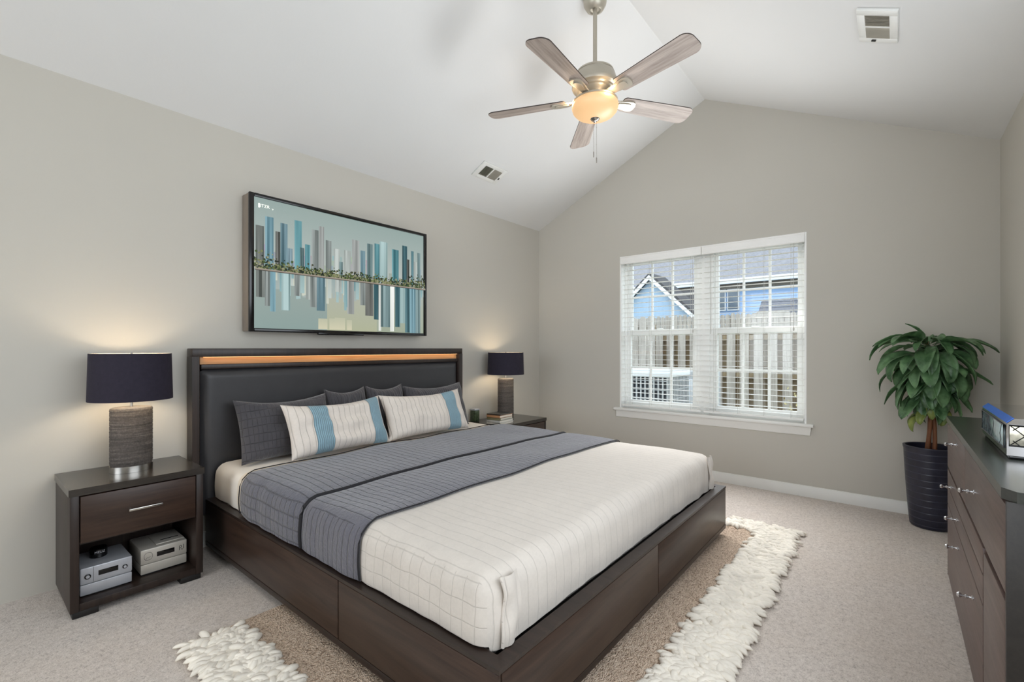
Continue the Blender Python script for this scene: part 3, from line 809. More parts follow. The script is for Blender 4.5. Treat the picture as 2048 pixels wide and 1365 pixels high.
# ------------------------------------------------------------------ nightstands
def nightstand(x0, x1, yf, yb, zt, label, knob):
    t = thing('nightstand', ((x0+x1)/2, (yf+yb)/2, 0), label, 'nightstand', 'dark wood nightstands')
    p = .030; zs = .060
    m = MB()
    m.box((x0, yf, .028), (x0+p, yb, zt-.030), .003); m.box((x1-p, yf, .028), (x1, yb, zt-.030), .003)
    m.box((x0+p, yb-.012, .028), (x1-p, yb-.002, zt-.030)); m.box((x0+p, yf+.004, .028), (x1-p, yb-.012, zs), .002)
    m.box((x0+p, yf+.020, zt*.555), (x1-p, yb-.012, zt*.555+.014))
    m.build('carcass', M['esp_z'], t)
    m = MB(); m.prism([(x0-.004, yf-.004, zt-.030), (x1+.004, yf-.004, zt-.030), (x1+.004, yb, zt-.030), (x0-.004, yb, zt-.030)], (0, 0, .030)); m.build('top', M['esp_top'], t)
    d = box('drawer', (x0+p+.003, yf-.003, zt*.575), (x1-p-.003, yb-.03, zt-.036), M['espw_x'], t, bev=.002)
    zm = (zt*.575+zt-.036)/2+.004; xm = (x0+x1)/2+.01
    q = MB()
    if knob:
        q.lathe([(0, 0), (.005, 0), (.005, .012), (.011, .016), (.012, .022), (0, .026)], (x1-p-.25, yf-.003, zm), 'y', 16, mat=Matrix.Rotation(pi, 4, 'Z'))
        q.build('knob', M['gloss_black'], d)
    else:
        q.box((xm-.062, yf-.026, zm-.005), (xm+.062, yf-.018, zm+.005), .002)
        q.box((xm-.058, yf-.020, zm-.004), (xm-.050, yf-.002, zm+.004)); q.box((xm+.050, yf-.020, zm-.004), (xm+.058, yf-.002, zm+.004))
        q.build('bar_handle', M['chrome'], d)
    for a in (x0+.008, x1-.008-.085):
        for b in (yf+.006, yb-.07):
            box('foot', (a, b, .001), (a+.085, b+.06, .028), M['black'], t, bev=.003)
    return t
nightstand(.318, .800, 2.640, 3.040, .547, 'dark wood nightstand left of the bed with an open shelf of silver devices', False)
nightstand(3.035, 3.700, 2.620, 3.040, .462, 'dark wood nightstand in the far corner right of the bed', True)

# table lamps
def lamp(x, y, z, zb, zs0, zs1, rb, rs, label, glow):
    t = thing('table_lamp', (x, y, z), label, 'table lamp', 'bedside table lamps')
    ft = .030
    MB().lathe([(0, z+.0005), (rb*1.02, z+.0005), (rb*1.02, z+ft), (0, z+ft)], (x, y, 0), seg=48, sy=.82).build('metal_foot', M['chrome'], t)
    pr = [(0, z+ft), (rb*.97, z+ft), (rb, z+ft+.01)]
    n = 46
    for k in range(n+1):
        zz = z+ft+.012+(zb-z-ft-.02)*k/n
        pr.append((rb*(1+.010*(k % 2)+.006*sin(k*1.7)), zz))
    pr += [(rb*.98, zb-.003), (rb*.90, zb), (0, zb)]
    MB().lathe(pr, (x, y, 0), seg=48, sy=.82).build('ribbed_base', M['lampbase'], t, smooth=50)
    MB().tube([(x, y, zb-.002), (x, y, zs0+.06)], .006, 12).build('stem', M['chrome'], t)
    # open drum: outer cloth and pale lining
    m = MB(); th = .003
    m.lathe([(rs*1.02, zs0), (rs*.985, zs1)], (x, y, 0), seg=64); m.mi = 1
    m.lathe([(rs*1.02-th, zs0), (rs*.985-th, zs1)], (x, y, 0), seg=64); m.mi = 0
    m.lathe([(rs*1.02, zs0), (rs*1.02-th, zs0)], (x, y, 0), seg=64); m.lathe([(rs*.985, zs1), (rs*.985-th, zs1)], (x, y, 0), seg=64)
    sd = m.build('drum_shade', [M['shade'], M['shade_in']], t, smooth=40)
    q = MB()
    for k in range(3):
        a = 2*pi*k/3+.4; q.tube([(x, y, zs1-.012), (x+(rs*.985-.002)*cos(a), y+(rs*.985-.002)*sin(a), zs1-.006)], .0018, 6)
    q.lathe([(0, zs1-.018), (.006, zs1-.016), (.006, zs1-.004), (.003, zs1+.004), (0, zs1+.006)], (x, y, 0), seg=12)
    q.tube([(x, y, zs0+.05), (x, y, zs1-.01)], .002, 6)
    q.build('shade_spider', M['chrome'], t)
    MB().lathe([(0, zs0+.055), (.012, zs0+.058), (.014, zs0+.075), (.028, zs0+.10), (.030, zs0+.118), (.020, zs0+.138), (0, zs0+.146)], (x, y-.004, 0), seg=20).build('bulb', M['bulb'], t)
    d = bpy.data.lights.new('bulb_light', 'POINT'); d.energy = glow; d.color = (1.0, .93, .80); d.shadow_soft_size = .035
    o = bpy.data.objects.new('bulb_light', d); COL.objects.link(o); o.parent = t; o.location = (0, -.045, zs0+.10-z)
    return t
lamp(.562, 2.852, .547, .853, .889, 1.112, .082, .160, 'table lamp with dark drum shade on the nightstand left of the bed', 3.0)
lamp(3.352, 2.840, .462, .853, .890, 1.098, .084, .170, 'table lamp with dark drum shade in the corner behind the books', 2.6)

# silver devices on the open shelf
def device(x0, x1, yf, z, h, label, mk, kind):
    t = thing('media_player', ((x0+x1)/2, yf+.1, z), label, 'media player', 'silver players in the nightstand')
    yb = yf+.215
    box('upper_case', (x0, yf, z+h*.42), (x1, yb, z+h), M[mk], t, bev=.006)
    box('lower_case', (x0+.001, yf+.002, z+.006), (x1-.001, yb, z+h*.41), M[mk], t, bev=.003)
    box('base_plate', (x0+.003, yf+.004, z+.0006), (x1-.003, yb, z+.0065), M['gloss_black'], t, bev=.001)
    w = x1-x0; zc_ = z+h*.72
    box('disc_slot', (x0+w*.34, yf-.001, zc_-.012), (x0+w*.72, yf+.003, zc_+.010), M['gloss_black'], t, bev=.001)
    if kind == 0:
        box('panel_line', (x0+w*.245, yf-.0008, z+h*.46), (x0+w*.252, yf+.002, z+h*.97), M['darkgrey'], t, bev=0)
        for fx, rr in ((.14, .011), (.85, .009)):
            k = MB(); k.lathe([(0, 0), (rr, 0), (rr, .004), (rr*.8, .005), (0, .005)], (x0+w*fx, yf, zc_-.004), 'y', 20, mat=Matrix.Rotation(pi, 4, 'Z')); kn = k.build('dial_ring', M['gloss_black'], t)
            k = MB(); k.lathe([(0, .0048), (rr*.6, .0048), (rr*.6, .008), (0, .009)], (x0+w*fx, yf, zc_-.004), 'y', 20, mat=Matrix.Rotation(pi, 4, 'Z')); k.build('dial_cap', M['silver'], kn)
    else:
        q = MB(); cx, cz = x0+w*.16, zc_
        q.tube([(cx+.016*cos(a)*(abs(cos(a))**-.3 if abs(cos(a)) > .2 else 1), yf-.0006, cz+.018*sin(a)) for a in [2*pi*k/24 for k in range(25)]], .0007, 5)
        q.tube([(cx-.010, yf-.0006, cz-.014), (cx-.004, yf-.0006, cz-.004), (cx+.002, yf-.0006, cz-.008), (cx+.008, yf-.0006, cz-.002)], .0007, 5)
        q.build('etched_emblem', M['darkgrey'], t)
        q = MB(); cx = x0+w*.875
        q.tube([(cx-.009, yf-.0008, cz-.012), (cx-.009, yf-.0008, cz+.010), (cx-.003, yf-.0008, cz+.011), (cx+.000, yf-.0008, cz+.004), (cx-.003, yf-.0008, cz-.002), (cx-.008, yf-.0008, cz-.002)], .0012, 6)
        q.tube([(cx+.009, yf-.0008, cz+.014), (cx+.008, yf-.0008, cz-.006), (cx+.003, yf-.0008, cz-.011), (cx-.001, yf-.0008, cz-.007)], .0012, 6)
        q.build('dark_mark', M['gloss_black'], t)
        box('lid_panel', (x0+w*.36, yf+.03, z+h-.001), (x0+w*.98, yb-.02, z+h+.004), M[mk], t, bev=.002)
        box('lid_slot', (x0+w*.50, yf+.07, z+h+.0035), (x0+w*.90, yf+.078, z+h+.0046), M['gloss_black'], t, bev=0)
device(.357, .535, 2.700, .060, .125, 'silver player with two round dials on the left of the nightstand shelf', 'silver', 0)
device(.572, .758, 2.735, .060, .122, 'champagne silver player with raised lid on the right of the nightstand shelf', 'silver_w', 1)
pk = thing('puck_box', (.435, 2.80, .185), 'small black puck with pale lettering on top of the left silver player', 'small box')
MB().lathe([(0, .1855), (.030, .1855), (.032, .188), (.032, .222), (.029, .226), (0, .226)], (.435, 2.815, 0), seg=32).build('puck_body', M['gloss_black'], pk)
q = MB(); text_bm(q, 'MEUZ', .014, (.435, 2.7825, .212), (R(90), 0, 0), .0004); q.build('lettering', M['silver'], pk, smooth=0)

# books and a patterned tin on the right nightstand
def book(x0, x1, y0, y1, z0, z1, cov, label, yaw):
    t = thing('book', ((x0+x1)/2, (y0+y1)/2, z0), label, 'book', 'books stacked on the right nightstand')
    m = MB(); c = .003
    m.box((x0, y0, z0), (x1, y1, z0+c), .0008); m.box((x0, y0, z1-c), (x1, y1, z1), .0008); m.box((x0, y0, z0), (x0+.005, y1, z1), .0008)
    m.build('cover', cov, t)
    box('pages', (x0+.004, y0+.004, z0+c), (x1-.004, y1-.004, z1-c), M['paper'], t, bev=0)
    t.rotation_euler.z = R(yaw); return t
bk = [plain('book_cover_white', (214, 208, 196), .5), plain('book_cover_olive', (122, 116, 86), .5), plain('book_cover_grey', (186, 186, 182), .5), plain('book_cover_black_gold', (34, 34, 36), .35), plain('book_cover_tan', (178, 132, 94), .5)]
z = .4630
for (dx, w, h, c, lab, yw) in ((0, .205, .018, 0, 'thin white book at the bottom of the stack under the right lamp', 4), (.004, .20, .020, 2, 'pale grey book second from the bottom beside the right lamp', 2), (.006, .195, .022, 1, 'olive covered book in the middle of the stack beside the right lamp', 6), (.0, .19, .022, 4, 'tan and white book second from the top of the lamp-side stack', 3), (.004, .185, .008, 3, 'thin black book on the very top of the lamp-side stack', 5)):
    book(3.055+dx, 3.055+dx+w, 2.665+dx, 2.665+dx+.15, z, z+h, bk[c], lab, yw); z += h+.0004
tn = thing('patterned_tin', (3.085, 2.985, .4625), 'small dark green patterned tin behind the white pillow on the right nightstand', 'tin')
box('tin_body', (3.053, 2.955, .4628), (3.115, 3.018, .565), plain('green_black_pattern', (62, 74, 52), .35, noise_amt=.7, nscale=60), tn, bev=.006)
box('tin_lid', (3.051, 2.953, .565), (3.117, 3.020, .580), M['silver'], tn, bev=.005)

# ------------------------------------------------------------------ dresser
DX0, DX1, DY, DZ = 1.560, 3.110, -.200, .806
dr = thing('dresser', ((DX0+DX1)/2, (DY+YR)/2, 0), 'long dark wood dresser with chrome pulls along the right wall', 'dresser')
box('carcass', (DX0+.008, YR+.018, .03), (DX1-.004, DY-.014, DZ-.026), M['dress_body'], dr)
for xa in (DX0+.004, DX1-.005):
    box('side_panel', (min(xa, xa+.0), YR+.018, .03), (xa+(.011 if xa < 2 else .003), DY-.0005, DZ-.026), M['dress_body'], dr, bev=.001)
m = MB(); c = .035
m.prism([(DX0, YR+.016, DZ-.026), (DX1, YR+.016, DZ-.026), (DX1, DY+.004, DZ-.026), (DX0+c, DY+.004, DZ-.026), (DX0, DY+.004-c*.6, DZ-.026)], (0, 0, .026))
m.build('top', M['dress_top'], dr, smooth=20)
box('plinth', (DX0+.03, YR+.018, .001), (DX1-.01, DY-.03, .030), M['black'], dr)
def pull(par, x, z, big=1.0):
    q = MB()
    q.lathe([(0, 0), (.008, 0), (.008, .003), (.0036, .005), (.0032, .011), (.0062, .014), (.0062, .018), (.0034, .021), (.0036, .027), (.0075, .030), (.0088, .035), (.006, .040), (0, .041)], (x, DY, z), 'y', 16)
    q.build('chrome_pull', M['bright'], par)
def front(name, xa, xb, za, zb, pulls):
    g = .003
    d = box(name, (xa+g, DY-.0135, za+g), (xb-g, DY, zb-g), M['dress_front'], dr, bev=.0015)
    for p in pulls: pull(d, *p)
front('drawer', 2.377, DX1-.006, .560, DZ-.032, [(2.64, .738)])
front('drawer', DX0+.0145, 2.377, .560, DZ-.032, [(2.10, .673)])
front('drawer', 1.930, DX1-.006, .470, .552, [(2.88, .507)])
front('drawer', 1.930, DX1-.006, .380, .470, [(2.64, .429)])
front('drawer', 1.930, DX1-.006, .040, .380, [(2.60, .325), (2.14, .316)])
front('door', DX0+.0145, 1.918, .040, .545, [])

# chrome and blue box on the dresser
cb = thing('chrome_box', (2.25, -.38, DZ), 'chrome and blue box with patterned glass panels standing on the dresser', 'decorative box')
cx0, cx1, cy0, cy1, cz0, cz1 = 2.005, 2.500, -.492, -.258, DZ+.012, DZ+.122
m = MB(); m.prism([(cx0, cy1, cz0), (cx0, cy0, cz0), (cx0, cy0, cz1), (cx0, cy1-.016, cz1), (cx0, cy1-.002, cz1-.014), (cx0, cy1, cz1-.020)], (cx1-cx0, 0, 0)); m.build('body', M['bright'], cb, smooth=25)
box('black_base', (cx0+.006, cy0+.004, DZ+.0006), (cx1-.006, cy1-.006, cz0), M['gloss_black'], cb)
m = MB(); m.prism([(cx0+.004, cy1-.0005, cz1-.0145), (cx0+.004, cy1-.0155, cz1+.0002), (cx0+.004, cy1-.0150, cz1+.0022), (cx0+.004, cy1+.0010, cz1-.0130)], (cx1-cx0-.006, 0, 0)); m.build('blue_edge', M['blue_enamel'], cb, smooth=25)
box('side_glass', (cx0+.030, cy1-.002, cz0+.018), (cx1-.020, cy1+.0015, cz1-.024), M['pale_glass'], cb, bev=.001)
rn = random.Random(5)
q = MB()
for k in range(9):
    x = cx0+.06+rn.random()*.36; p = [(x, cy1+.0018, cz0+.02)]
    for j in range(4): p.append((p[-1][0]+(rn.random()-.5)*.05, cy1+.0018, p[-1][2]+.016))
    q.tube(p, .0010, 5)
q.tube([(cx0+.030, cy1+.002, cz0+.018), (cx1-.02, cy1+.002, cz0+.018), (cx1-.02, cy1+.002, cz1-.024), (cx0+.03, cy1+.002, cz1-.024), (cx0+.030, cy1+.002, cz0+.018)], .0022, 6)
q.build('branch_pattern', M['darkgrey'], cb)
box('end_panel', (cx0-.0015, cy0+.006, cz0+.030), (cx0+.002, cy1-.005, cz1-.020), M['mirror_panel'], cb, bev=.001)
q = MB(); ya, yb_, za, zb = cy0+.006, cy1-.005, cz0+.030, cz1-.020
q.tube([(cx0-.002, ya, za), (cx0-.002, yb_, za), (cx0-.002, yb_, zb), (cx0-.002, ya, zb), (cx0-.002, ya, za)], .0030, 6)
for k in range(-2, 7):
    y0 = ya+k*.04
    for sg in (1, -1):
        a = (y0, za) if sg > 0 else (y0, zb); b = (y0+.062, zb) if sg > 0 else (y0+.062, za)
        pts = [(a[0]+(b[0]-a[0])*f, a[1]+(b[1]-a[1])*f) for f in [i/8 for i in range(9)]]
        pts = [(y, z) for y, z in pts if ya <= y <= yb_]
        if len(pts) > 1: q.tube([(cx0-.002, y, z) for y, z in pts], .0015, 5)
q.build('lattice', M['gloss_black'], cb)

# ------------------------------------------------------------------ plant
PX, PY = 3.985, -.178
pt = thing('potted_plant', (PX, PY, 0), 'tall potted plant with drooping dark green leaves in a navy pot', 'plant')
MB().lathe([(0, .002), (.098, .002), (.104, .010), (.112, .10), (.124, .28), (.132, .44), (.134, .490), (.138, .500), (.138, .512), (.130, .514), (.124, .508), (.121, .46), (0, .455)], (PX, PY, 0), seg=64).build('pot', M['pot'], pt, smooth=40)
MB().lathe([(0, .4785), (.06, .476), (.119, .470), (.119, .458), (0, .456)], (PX, PY, 0), seg=32).build('soil', M['soil'], pt)
rl = random.Random(11)
q = MB(); CT = [(PX-.01, PY+.012, 1.18), (PX-.025, PY-.01, 1.08), (PX+.012, PY-.006, 1.12)]
for k, (x, y, z) in enumerate(CT):
    a = k*2.1; p = []
    for j in range(9):
        f = j/8; p.append((PX+.018*cos(a)*(1-f)+(x-PX)*f+.006*sin(f*7+k), PY+.018*sin(a)*(1-f)+(y-PY)*f+.006*cos(f*6+k), .465+(z-.465)*f))
    q.tube(p, [.0125-.004*j/8 for j in range(9)], 9)
q.build('canes', M['cane'], pt, smooth=60)
def leaf(m, base, az, el, L, w, droop, roll=0.0, stalk=.06):
    """a broad blade on a short stalk, arching out and drooping"""
    d = Vector((cos(az), sin(az), 0)); side = Vector((-sin(az), cos(az), 0))
    p = Vector(base); ang = el; n = 12; cen = []; step = L/n; angs = []
    for k in range(n+1):
        cen.append(p.copy()); angs.append(ang)
        p = p+(d*cos(ang)+Vector((0, 0, 1))*sin(ang))*step; ang -= droop/n*(1.0+.5*k/n)
    def fit(v):
        v = Vector(v); v.x = min(v.x, 4.155-.02*math.exp(-(max(0, v.x-4.155))*10)) if v.x > 4.135 else v.x
        v.y = max(v.y, -.485); return v
    def fn(u, v):
        i = min(int(u*n), n-1); f = u*n-i
        c = cen[i].lerp(cen[i+1], f); an = angs[i]+(angs[i+1]-angs[i])*f
        up = -d*sin(an)+Vector((0, 0, 1))*cos(an)
        t = (u-stalk)/(1-stalk)
        hw = .0022 if t <= 0 else max(.0008, w*(sin(pi*min(1, t**.80))**.62))
        s = v*2-1
        wav = .06*w*sin(u*17+az*5)*abs(s)
        ss = side*cos(roll)+up*sin(roll); uu = up*cos(roll)-side*sin(roll)
        return fit(c+ss*(s*hw)+uu*(abs(s)*hw*.34+wav-(.0014 if abs(s) < .05 else 0)))
    m.grid(fn, n, 6)
def foliage(name, mk, specs):
    m = MB()
    for sp in specs: leaf(m, *sp)
    o = m.build(name, M[mk], pt, smooth=80)
    md = o.modifiers.new('thickness', 'SOLIDIFY'); md.thickness = .0012
    return o
sp = []
for ring, (z, n, el, L, w, dr_) in enumerate(((1.16, 7, .95, .17, .024, 1.2), (1.15, 12, .60, .31, .032, 1.3), (1.13, 13, .40, .34, .036, 1.7), (1.09, 13, .15, .34, .040, 1.8), (1.10, 12, .0, .30, .042, 1.9), (1.03, 14, -.10, .33, .043, 1.4), (1.0, 13, -.35, .31, .043, 1.2), (.96, 14, -.60, .29, .042, .9), (.92, 13, -.80, .26, .040, .7), (.88, 10, -.9, .22, .036, .6), (.85, 6, -1.0, .18, .030, .5))):
    for k in range(n):
        az = 2*pi*k/n+ring*.37+rl.uniform(-.14, .14)
        # leaves towards the walls stay shorter
        q_ = 1.0-.42*max(0, cos(az))-.12*max(0, -sin(az))
        b = (PX+.012*cos(az)-.012, PY+.012*sin(az)+.004, z+rl.uniform(-.025, .025))
        sp.append((b, az, el+rl.uniform(-.35, .35), L*q_*rl.uniform(.75, 1.12), w*rl.uniform(.9, 1.3), dr_*rl.uniform(.45, 1.25), rl.uniform(-.6, .6), rl.uniform(.15, .3)))
foliage('foliage', 'leaf', sp)
sp = []
for k in range(11):
    az = 2*pi*k/11+.3; b = (PX+.015*cos(az), PY+.015*sin(az), .70+.12*rl.random())
    sp.append((b, az, .35-rl.random()*.5, .17*(1-.3*max(0, cos(az)))*rl.uniform(.8, 1.1), .026, 1.8, rl.uniform(-.5, .5), .15))
foliage('lower_leaves', 'leaf_y', sp)

# ------------------------------------------------------------------ rug
rug = thing('area_rug', (1.9, 1.3, 0), 'tan area rug with a shaggy cream border under the bed', 'rug')
RX0, RX1, RY0, RY1 = .555, 3.315, .435, 2.085; BW = .205
def flatfn(u, v):
    x = RX0+.02+(RX1-RX0-.04)*u; y = RY0+.02+(RY1-RY0-.025)*v
    return Vector((x, y, .0085+.002*noise.noise(Vector((x*9, y*9, 0)))))
m = MB(); m.grid(flatfn, 60, 40); m.box((RX0+.02, RY0+.02, .0015), (RX1-.02, RY1-.005, .0070), .001)
m.build('flat_pile', M['rugflat'], rug)
def tufts():
    m = MB(); t = bmesh.new(); r = random.Random(17)
    def tuft(x, y, L, rad, a, rise):
        n = 6; sg = 6; p = Vector((x, y, .006)); rings = []
        bend = r.uniform(-.8, .8); lift = rise
        d = a
        for k in range(n+1):
            f = k/n; rr = rad*(.65+.55*sin(pi*min(1, f*.85+.12)))*(1 if k < n else .35)
            dv = Vector((cos(d), sin(d), lift)).normalized()
            up = Vector((0, 0, 1)); s_ = dv.cross(up).normalized(); u_ = s_.cross(dv)
            pz = max(p.z, rr*.8+.003)
            c = Vector((p.x, p.y, pz))
            rings.append([t.verts.new(c+(s_*cos(2*pi*q/sg)+u_*sin(2*pi*q/sg)*.8)*rr) for q in range(sg)])
            p = p+dv*(L/n); d += bend/n; lift -= rise*2.1/n
        for A, B in zip(rings, rings[1:]):
            for q in range(sg): t.faces.new((A[q], B[q], B[(q+1) % sg], A[(q+1) % sg]))
        t.faces.new(rings[-1][::-1])
    def strip(x0, x1, y0, y1, dens, out):
        for k in range(int((x1-x0)*(y1-y0)*dens)):
            x, y = r.uniform(x0, x1), r.uniform(y0, y1)
            a = out(x+r.gauss(0, .03), y+r.gauss(0, .03))+r.gauss(0, .6)
            tuft(x, y, r.uniform(.045, .075), r.uniform(.0085, .0140), a, r.uniform(.25, .7))
    # left strip, foot strip and far strip; tufts lean outwards from the middle of each strip
    D = 4300
    strip(RX0+.03, RX0+BW-.025, RY0+.03, RY1-.03, D, lambda x, y: pi if x < RX0+BW*.5 else 0.35)
    strip(RX0+BW, RX1-.03, RY0+.03, RY0+BW-.02, D, lambda x, y: -pi/2 if y < RY0+BW*.55 else pi/2)
    strip(RX1-.13, RX1-.03, RY0+BW, RY0+.42, D, lambda x, y: 0.0 if x > RX1-.08 else pi)
    bmesh.ops.recalc_face_normals(t, faces=t.faces[:])
    m.box((RX0+.035, RY0+.035, .0095), (RX0+BW-.035, RY1-.03, .017), .003); m.box((RX0+BW-.03, RY0+.035, .0095), (RX1-.035, RY0+BW-.035, .017), .003)
    m.box((RX1-.125, RY0+BW-.03, .0095), (RX1-.035, RY0+.42, .017), .003)
    m._add(t); return m.build('shag_border', M['shag'], rug, smooth=80, kind='stuff')
tufts()

# ------------------------------------------------------------------ outside the window
GZ = -.32
m = MB(); m.box((XF+.2, -14, GZ-.3), (40, 30, GZ)); m.build('ground', M['grass'], kind='structure')
def fence(name, x, y0, y1, pitch, w, top, label, dog, back):
    t = thing(name, (x, (y0+y1)/2, GZ), label, 'fence')
    r = random.Random(int(x*10)); m = MB(); n = int((y1-y0)/pitch)
    for k in range(n):
        y = y0+pitch*k; zt = top+r.uniform(-.02, .02); c = w*.28
        m.prism([(x, y, GZ+.03), (x, y+w, GZ+.03), (x, y+w, zt-c*dog), (x, y+w-c, zt), (x, y+c, zt), (x, y, zt-c*dog)], (.018, 0, 0))
    m.build('pickets', M['fence'], t, smooth=0)
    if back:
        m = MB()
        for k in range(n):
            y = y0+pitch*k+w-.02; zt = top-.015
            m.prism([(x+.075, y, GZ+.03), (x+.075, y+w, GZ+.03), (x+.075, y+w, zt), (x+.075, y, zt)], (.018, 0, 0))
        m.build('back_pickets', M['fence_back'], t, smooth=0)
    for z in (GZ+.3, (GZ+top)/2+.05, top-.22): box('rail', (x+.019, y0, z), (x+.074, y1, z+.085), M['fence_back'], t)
    k = y0+1.1
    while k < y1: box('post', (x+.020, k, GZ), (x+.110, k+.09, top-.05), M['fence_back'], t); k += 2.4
fence('picket_fence', 8.5, -4.0, 4.05, .210, .135, 1.49, 'weathered shadowbox fence just outside the window', 1, True)
fence('picket_fence', 7.4, 3.05, 6.2, .145, .128, 1.66, 'taller dog-eared fence section behind the air conditioner', 1, False)
fence('picket_fence', 11.5, -3.0, 10.0, .11, .10, 1.93, 'distant fence of narrow scalloped pickets before the houses', 1, False)

def siding(m, x, y0, y1, z0, z1, pitch=.19):
    z = z0
    while z < z1:
        zz = min(z+pitch, z1); m.prism([(x-.022, y0, z), (x, y0, z), (x, y0, zz), (x-.004, y0, zz)], (0, y1-y0, 0)); z += pitch
# big house with grey roof
h = thing('house', (25, 5, GZ), 'large pale blue sided house with broad grey shingle roof', 'house')
m = MB(); m.box((24, -12, GZ), (32, 22, 4.45)); siding(m, 24, -12, 22, GZ, 4.1); m.build('wall', M['siding'], h)
m = MB(); m.prism([(23.4, -12.5, 4.36), (30, -12.5, 9.6), (36, -12.5, 4.36), (36, -12.5, 4.2), (30, -12.5, 9.4), (23.5, -12.5, 4.2)], (0, 35, 0)); m.build('roof', M['shingle'], h, smooth=0)
box('fascia', (23.3, -12.4, 4.18), (23.42, 22.4, 4.40), M['ext_white'], h); box('soffit_band', (23.90, -12, 3.98), (24.0, 22, 4.30), M['shingle_t'], h)
for ya, yb2 in ((5.70, 6.24), (6.30, 6.84)):
    w_ = box('window', (23.90, ya, 2.95), (23.98, yb2, 4.0), M['ext_white'], h)
    box('pane', (23.885, ya+.05, 3.01), (23.93, yb2-.05, 3.94), M['ext_glass'], w_)
# small gabled house left
h = thing('house', (19, 7.57, GZ), 'small blue gabled house end behind the taller fence', 'house')
m = MB(); yc, hw = 7.57, 1.75
m.box((18, yc-hw, GZ), (19.4, yc+hw, 2.28)); siding(m, 18, yc-hw, yc+hw, 1.2, 2.28)
m.prism([(18, yc-hw, 2.28), (18, yc+hw, 2.28), (18, yc, 3.93)], (1.4, 0, 0))
m.build('wall', M['siding_g'], h, smooth=0)
m = MB()
for sg in (1, -1): m.prism([(17.8, yc, 4.05), (17.8, yc+sg*(hw+.25), 2.16), (17.8, yc+sg*(hw+.25), 2.28), (17.8, yc, 4.17)], (1.7, 0, 0))
m.build('roof', M['shingle_d'], h, smooth=0)
m = MB()
for sg in (1, -1): m.prism([(17.75, yc, 3.88), (17.75, yc+sg*(hw+.22), 2.02), (17.75, yc+sg*(hw+.22), 2.18), (17.75, yc, 4.06)], (.06, 0, 0))
m.build('rake_board', M['ext_white'], h, smooth=0)
# dark roofed house between
h = thing('house', (21.2, 7.6, GZ), 'dark roofed house between the gable and the big house', 'house')
box('wall', (20.4, 6.5, GZ), (22.2, 9.2, 1.9), M['siding'], h)
m = MB(); m.prism([(19.9, 6.3, 1.8), (21.2, 6.3, 3.75), (22.6, 6.3, 1.8)], (0, 3.2, 0)); m.build('roof', M['shingle_d'], h, smooth=0)
# shed roofs beyond the far fence
h = thing('garden_shed', (14.6, 2.7, GZ), 'low garden shed with taupe hipped roof beyond the fence', 'shed')
box('wall', (14.0, 1.9, GZ), (15.6, 3.5, 1.75), M['siding_g'], h)
m = MB(); t = bmesh.new(); b = [t.verts.new(p) for p in ((13.8, 1.6, 1.72), (13.8, 3.8, 1.72), (15.8, 3.8, 1.72), (15.8, 1.6, 1.72))]; a, c_ = t.verts.new((14.8, 2.4, 2.20)), t.verts.new((14.8, 3.0, 2.20))
for f in ((b[0], b[1], c_, a), (b[1], b[2], c_), (b[2], b[3], a, c_), (b[3], b[0], a), tuple(b[::-1])): t.faces.new(f)
m._add(t); m.build('roof', M['shingle_t'], h, smooth=0)
h = thing('garden_shed', (17, 1.2, GZ), 'long low outbuilding with navy roof beyond the fence', 'shed')
box('wall', (16.4, -1.5, GZ), (18, 3.2, 2.0), M['siding_g'], h)
m = MB(); m.prism([(16.2, -1.7, 1.95), (17.2, -1.7, 2.75), (18.2, -1.7, 1.95)], (0, 5.1, 0)); m.build('roof', M['navy_roof'], h, smooth=0)

# air conditioner
ac = thing('air_conditioner', (6.2, 2.65, GZ), 'grey outdoor air conditioner with dark slotted sides below the left window', 'air conditioner')
ax0, ax1, ay0, ay1, az1 = 5.80, 6.55, 2.20, 3.02, .86
box('concrete_pad', (ax0-.1, ay0-.1, GZ), (ax1+.1, ay1+.1, GZ+.08), M['ac'], ac)
box('coil', (ax0+.03, ay0+.03, GZ+.08), (ax1-.03, ay1-.03, az1-.10), M['ac_dark'], ac)
m = MB()
for k in range(14):
    y = ay0+.02+(ay1-ay0-.05)*k/13; m.box((ax0+.004, y, GZ+.10), (ax0+.022, y+.018, az1-.10))
    x = ax0+.02+(ax1-ax0-.05)*k/13; m.box((x, ay0+.004, GZ+.10), (x+.018, ay0+.022, az1-.10))
for k in range(8):
    z = GZ+.2+(az1-GZ-.35)*k/7; m.box((ax0+.006, ay0+.01, z), (ax0+.018, ay1-.01, z+.010)); m.box((ax0+.01, ay0+.006, z), (ax1-.01, ay0+.018, z+.010))
m.build('side_grille', M['ac'], ac, smooth=0)
m = MB(); m.box((ax0-.01, ay0-.01, az1-.10), (ax1+.01, ay1+.01, az1-.02), .02, 3); m.box((ax0, ay0, az1-.025), (ax1, ay1, az1), .012, 3); m.build('top_cover', M['ext_white'], ac)
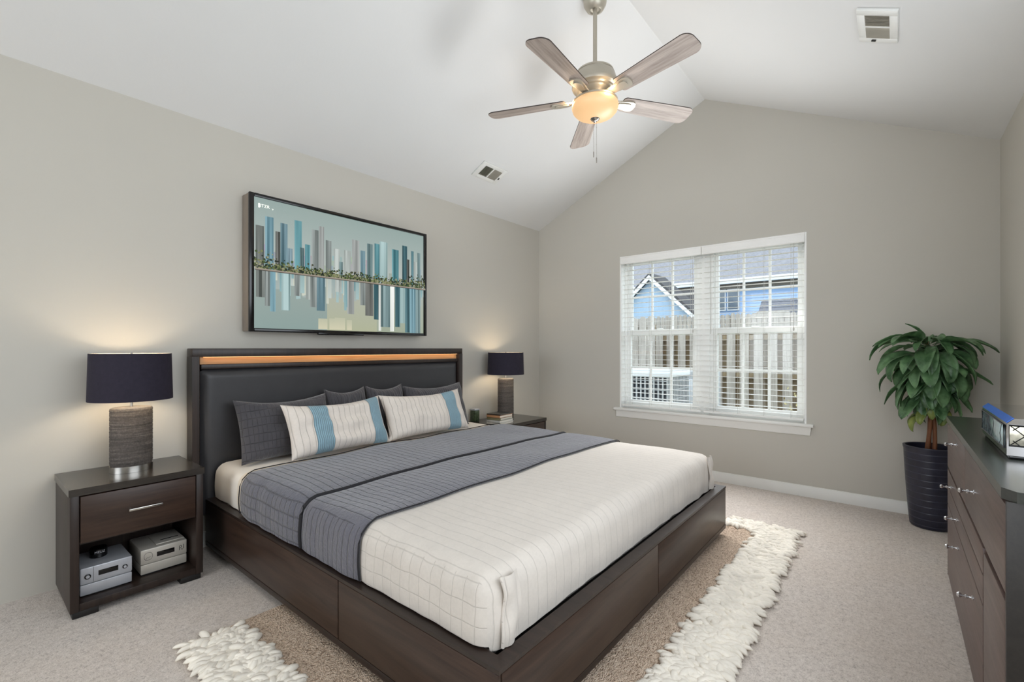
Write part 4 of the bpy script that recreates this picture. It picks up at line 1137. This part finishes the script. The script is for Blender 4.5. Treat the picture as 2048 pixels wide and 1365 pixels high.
ub = thing('utility_box', (7.2, 2.35, GZ), 'pale grey utility cabinet beside the air conditioner', 'utility box')
box('cabinet', (6.9, 1.98, GZ), (7.25, 2.72, .80), M['ac'], ub, bev=.01)
box('door', (6.885, 2.08, GZ+.15), (6.90, 2.40, .68), M['ext_white'], ub, bev=.004); box('door', (6.885, 2.45, GZ+.15), (6.90, 2.66, .68), M['ext_white'], ub, bev=.004)
# dry yellow shrub and a bare sapling
sb = thing('dry_shrub', (8.0, 1.05, GZ), 'low dry yellowish shrub at the foot of the fence', 'shrub')
m = MB(); r = random.Random(23)
for k in range(520):
    a = r.random()*2*pi; rr = .42*math.sqrt(r.random()); hz = GZ+1.02*r.random()*(1-(rr/.45)**2*.6)
    c = Vector((8.0+rr*cos(a), 1.02+rr*sin(a)*.9, hz+.03)); d = Vector((r.uniform(-1, 1), r.uniform(-1, 1), r.uniform(-.4, 1))).normalized(); s_ = d.cross(Vector((0, .3, 1))).normalized()*.012
    t = bmesh.new(); L = r.uniform(.04, .08)
    t.faces.new([t.verts.new(p) for p in (c, c+d*L*.5+s_, c+d*L, c+d*L*.5-s_)]); m._add(t)
m.build('foliage', M['drybush'], sb, smooth=0)
q = MB()
for k in range(8):
    a = k*.8; q.tube([(8.0, 1.02, GZ), (8.0+.12*cos(a), 1.02+.12*sin(a), GZ+.25), (8.0+.28*cos(a), 1.02+.28*sin(a), GZ+.42)], [.008, .006, .003], 5)
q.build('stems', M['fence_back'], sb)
tr = thing('bare_sapling', (10, .95, GZ), 'thin bare sapling rising between the fences', 'tree')
q = MB(); q.tube([(10, .95, GZ), (10, .96, 1.8), (10, .94, 2.6)], [.022, .014, .006], 6); q.build('trunk', M['shingle_d'], tr)
for yy, zz, s_ in ((.95, 1.9, 1), (.95, 2.1, -1), (.945, 2.3, 1)):
    q = MB(); q.tube([(10, yy, zz), (10.05, yy+.14*s_, zz+.12), (10.08, yy+.17*s_, zz+.34)], [.008, .005, .002], 5); q.build('branch', M['shingle_d'], tr)
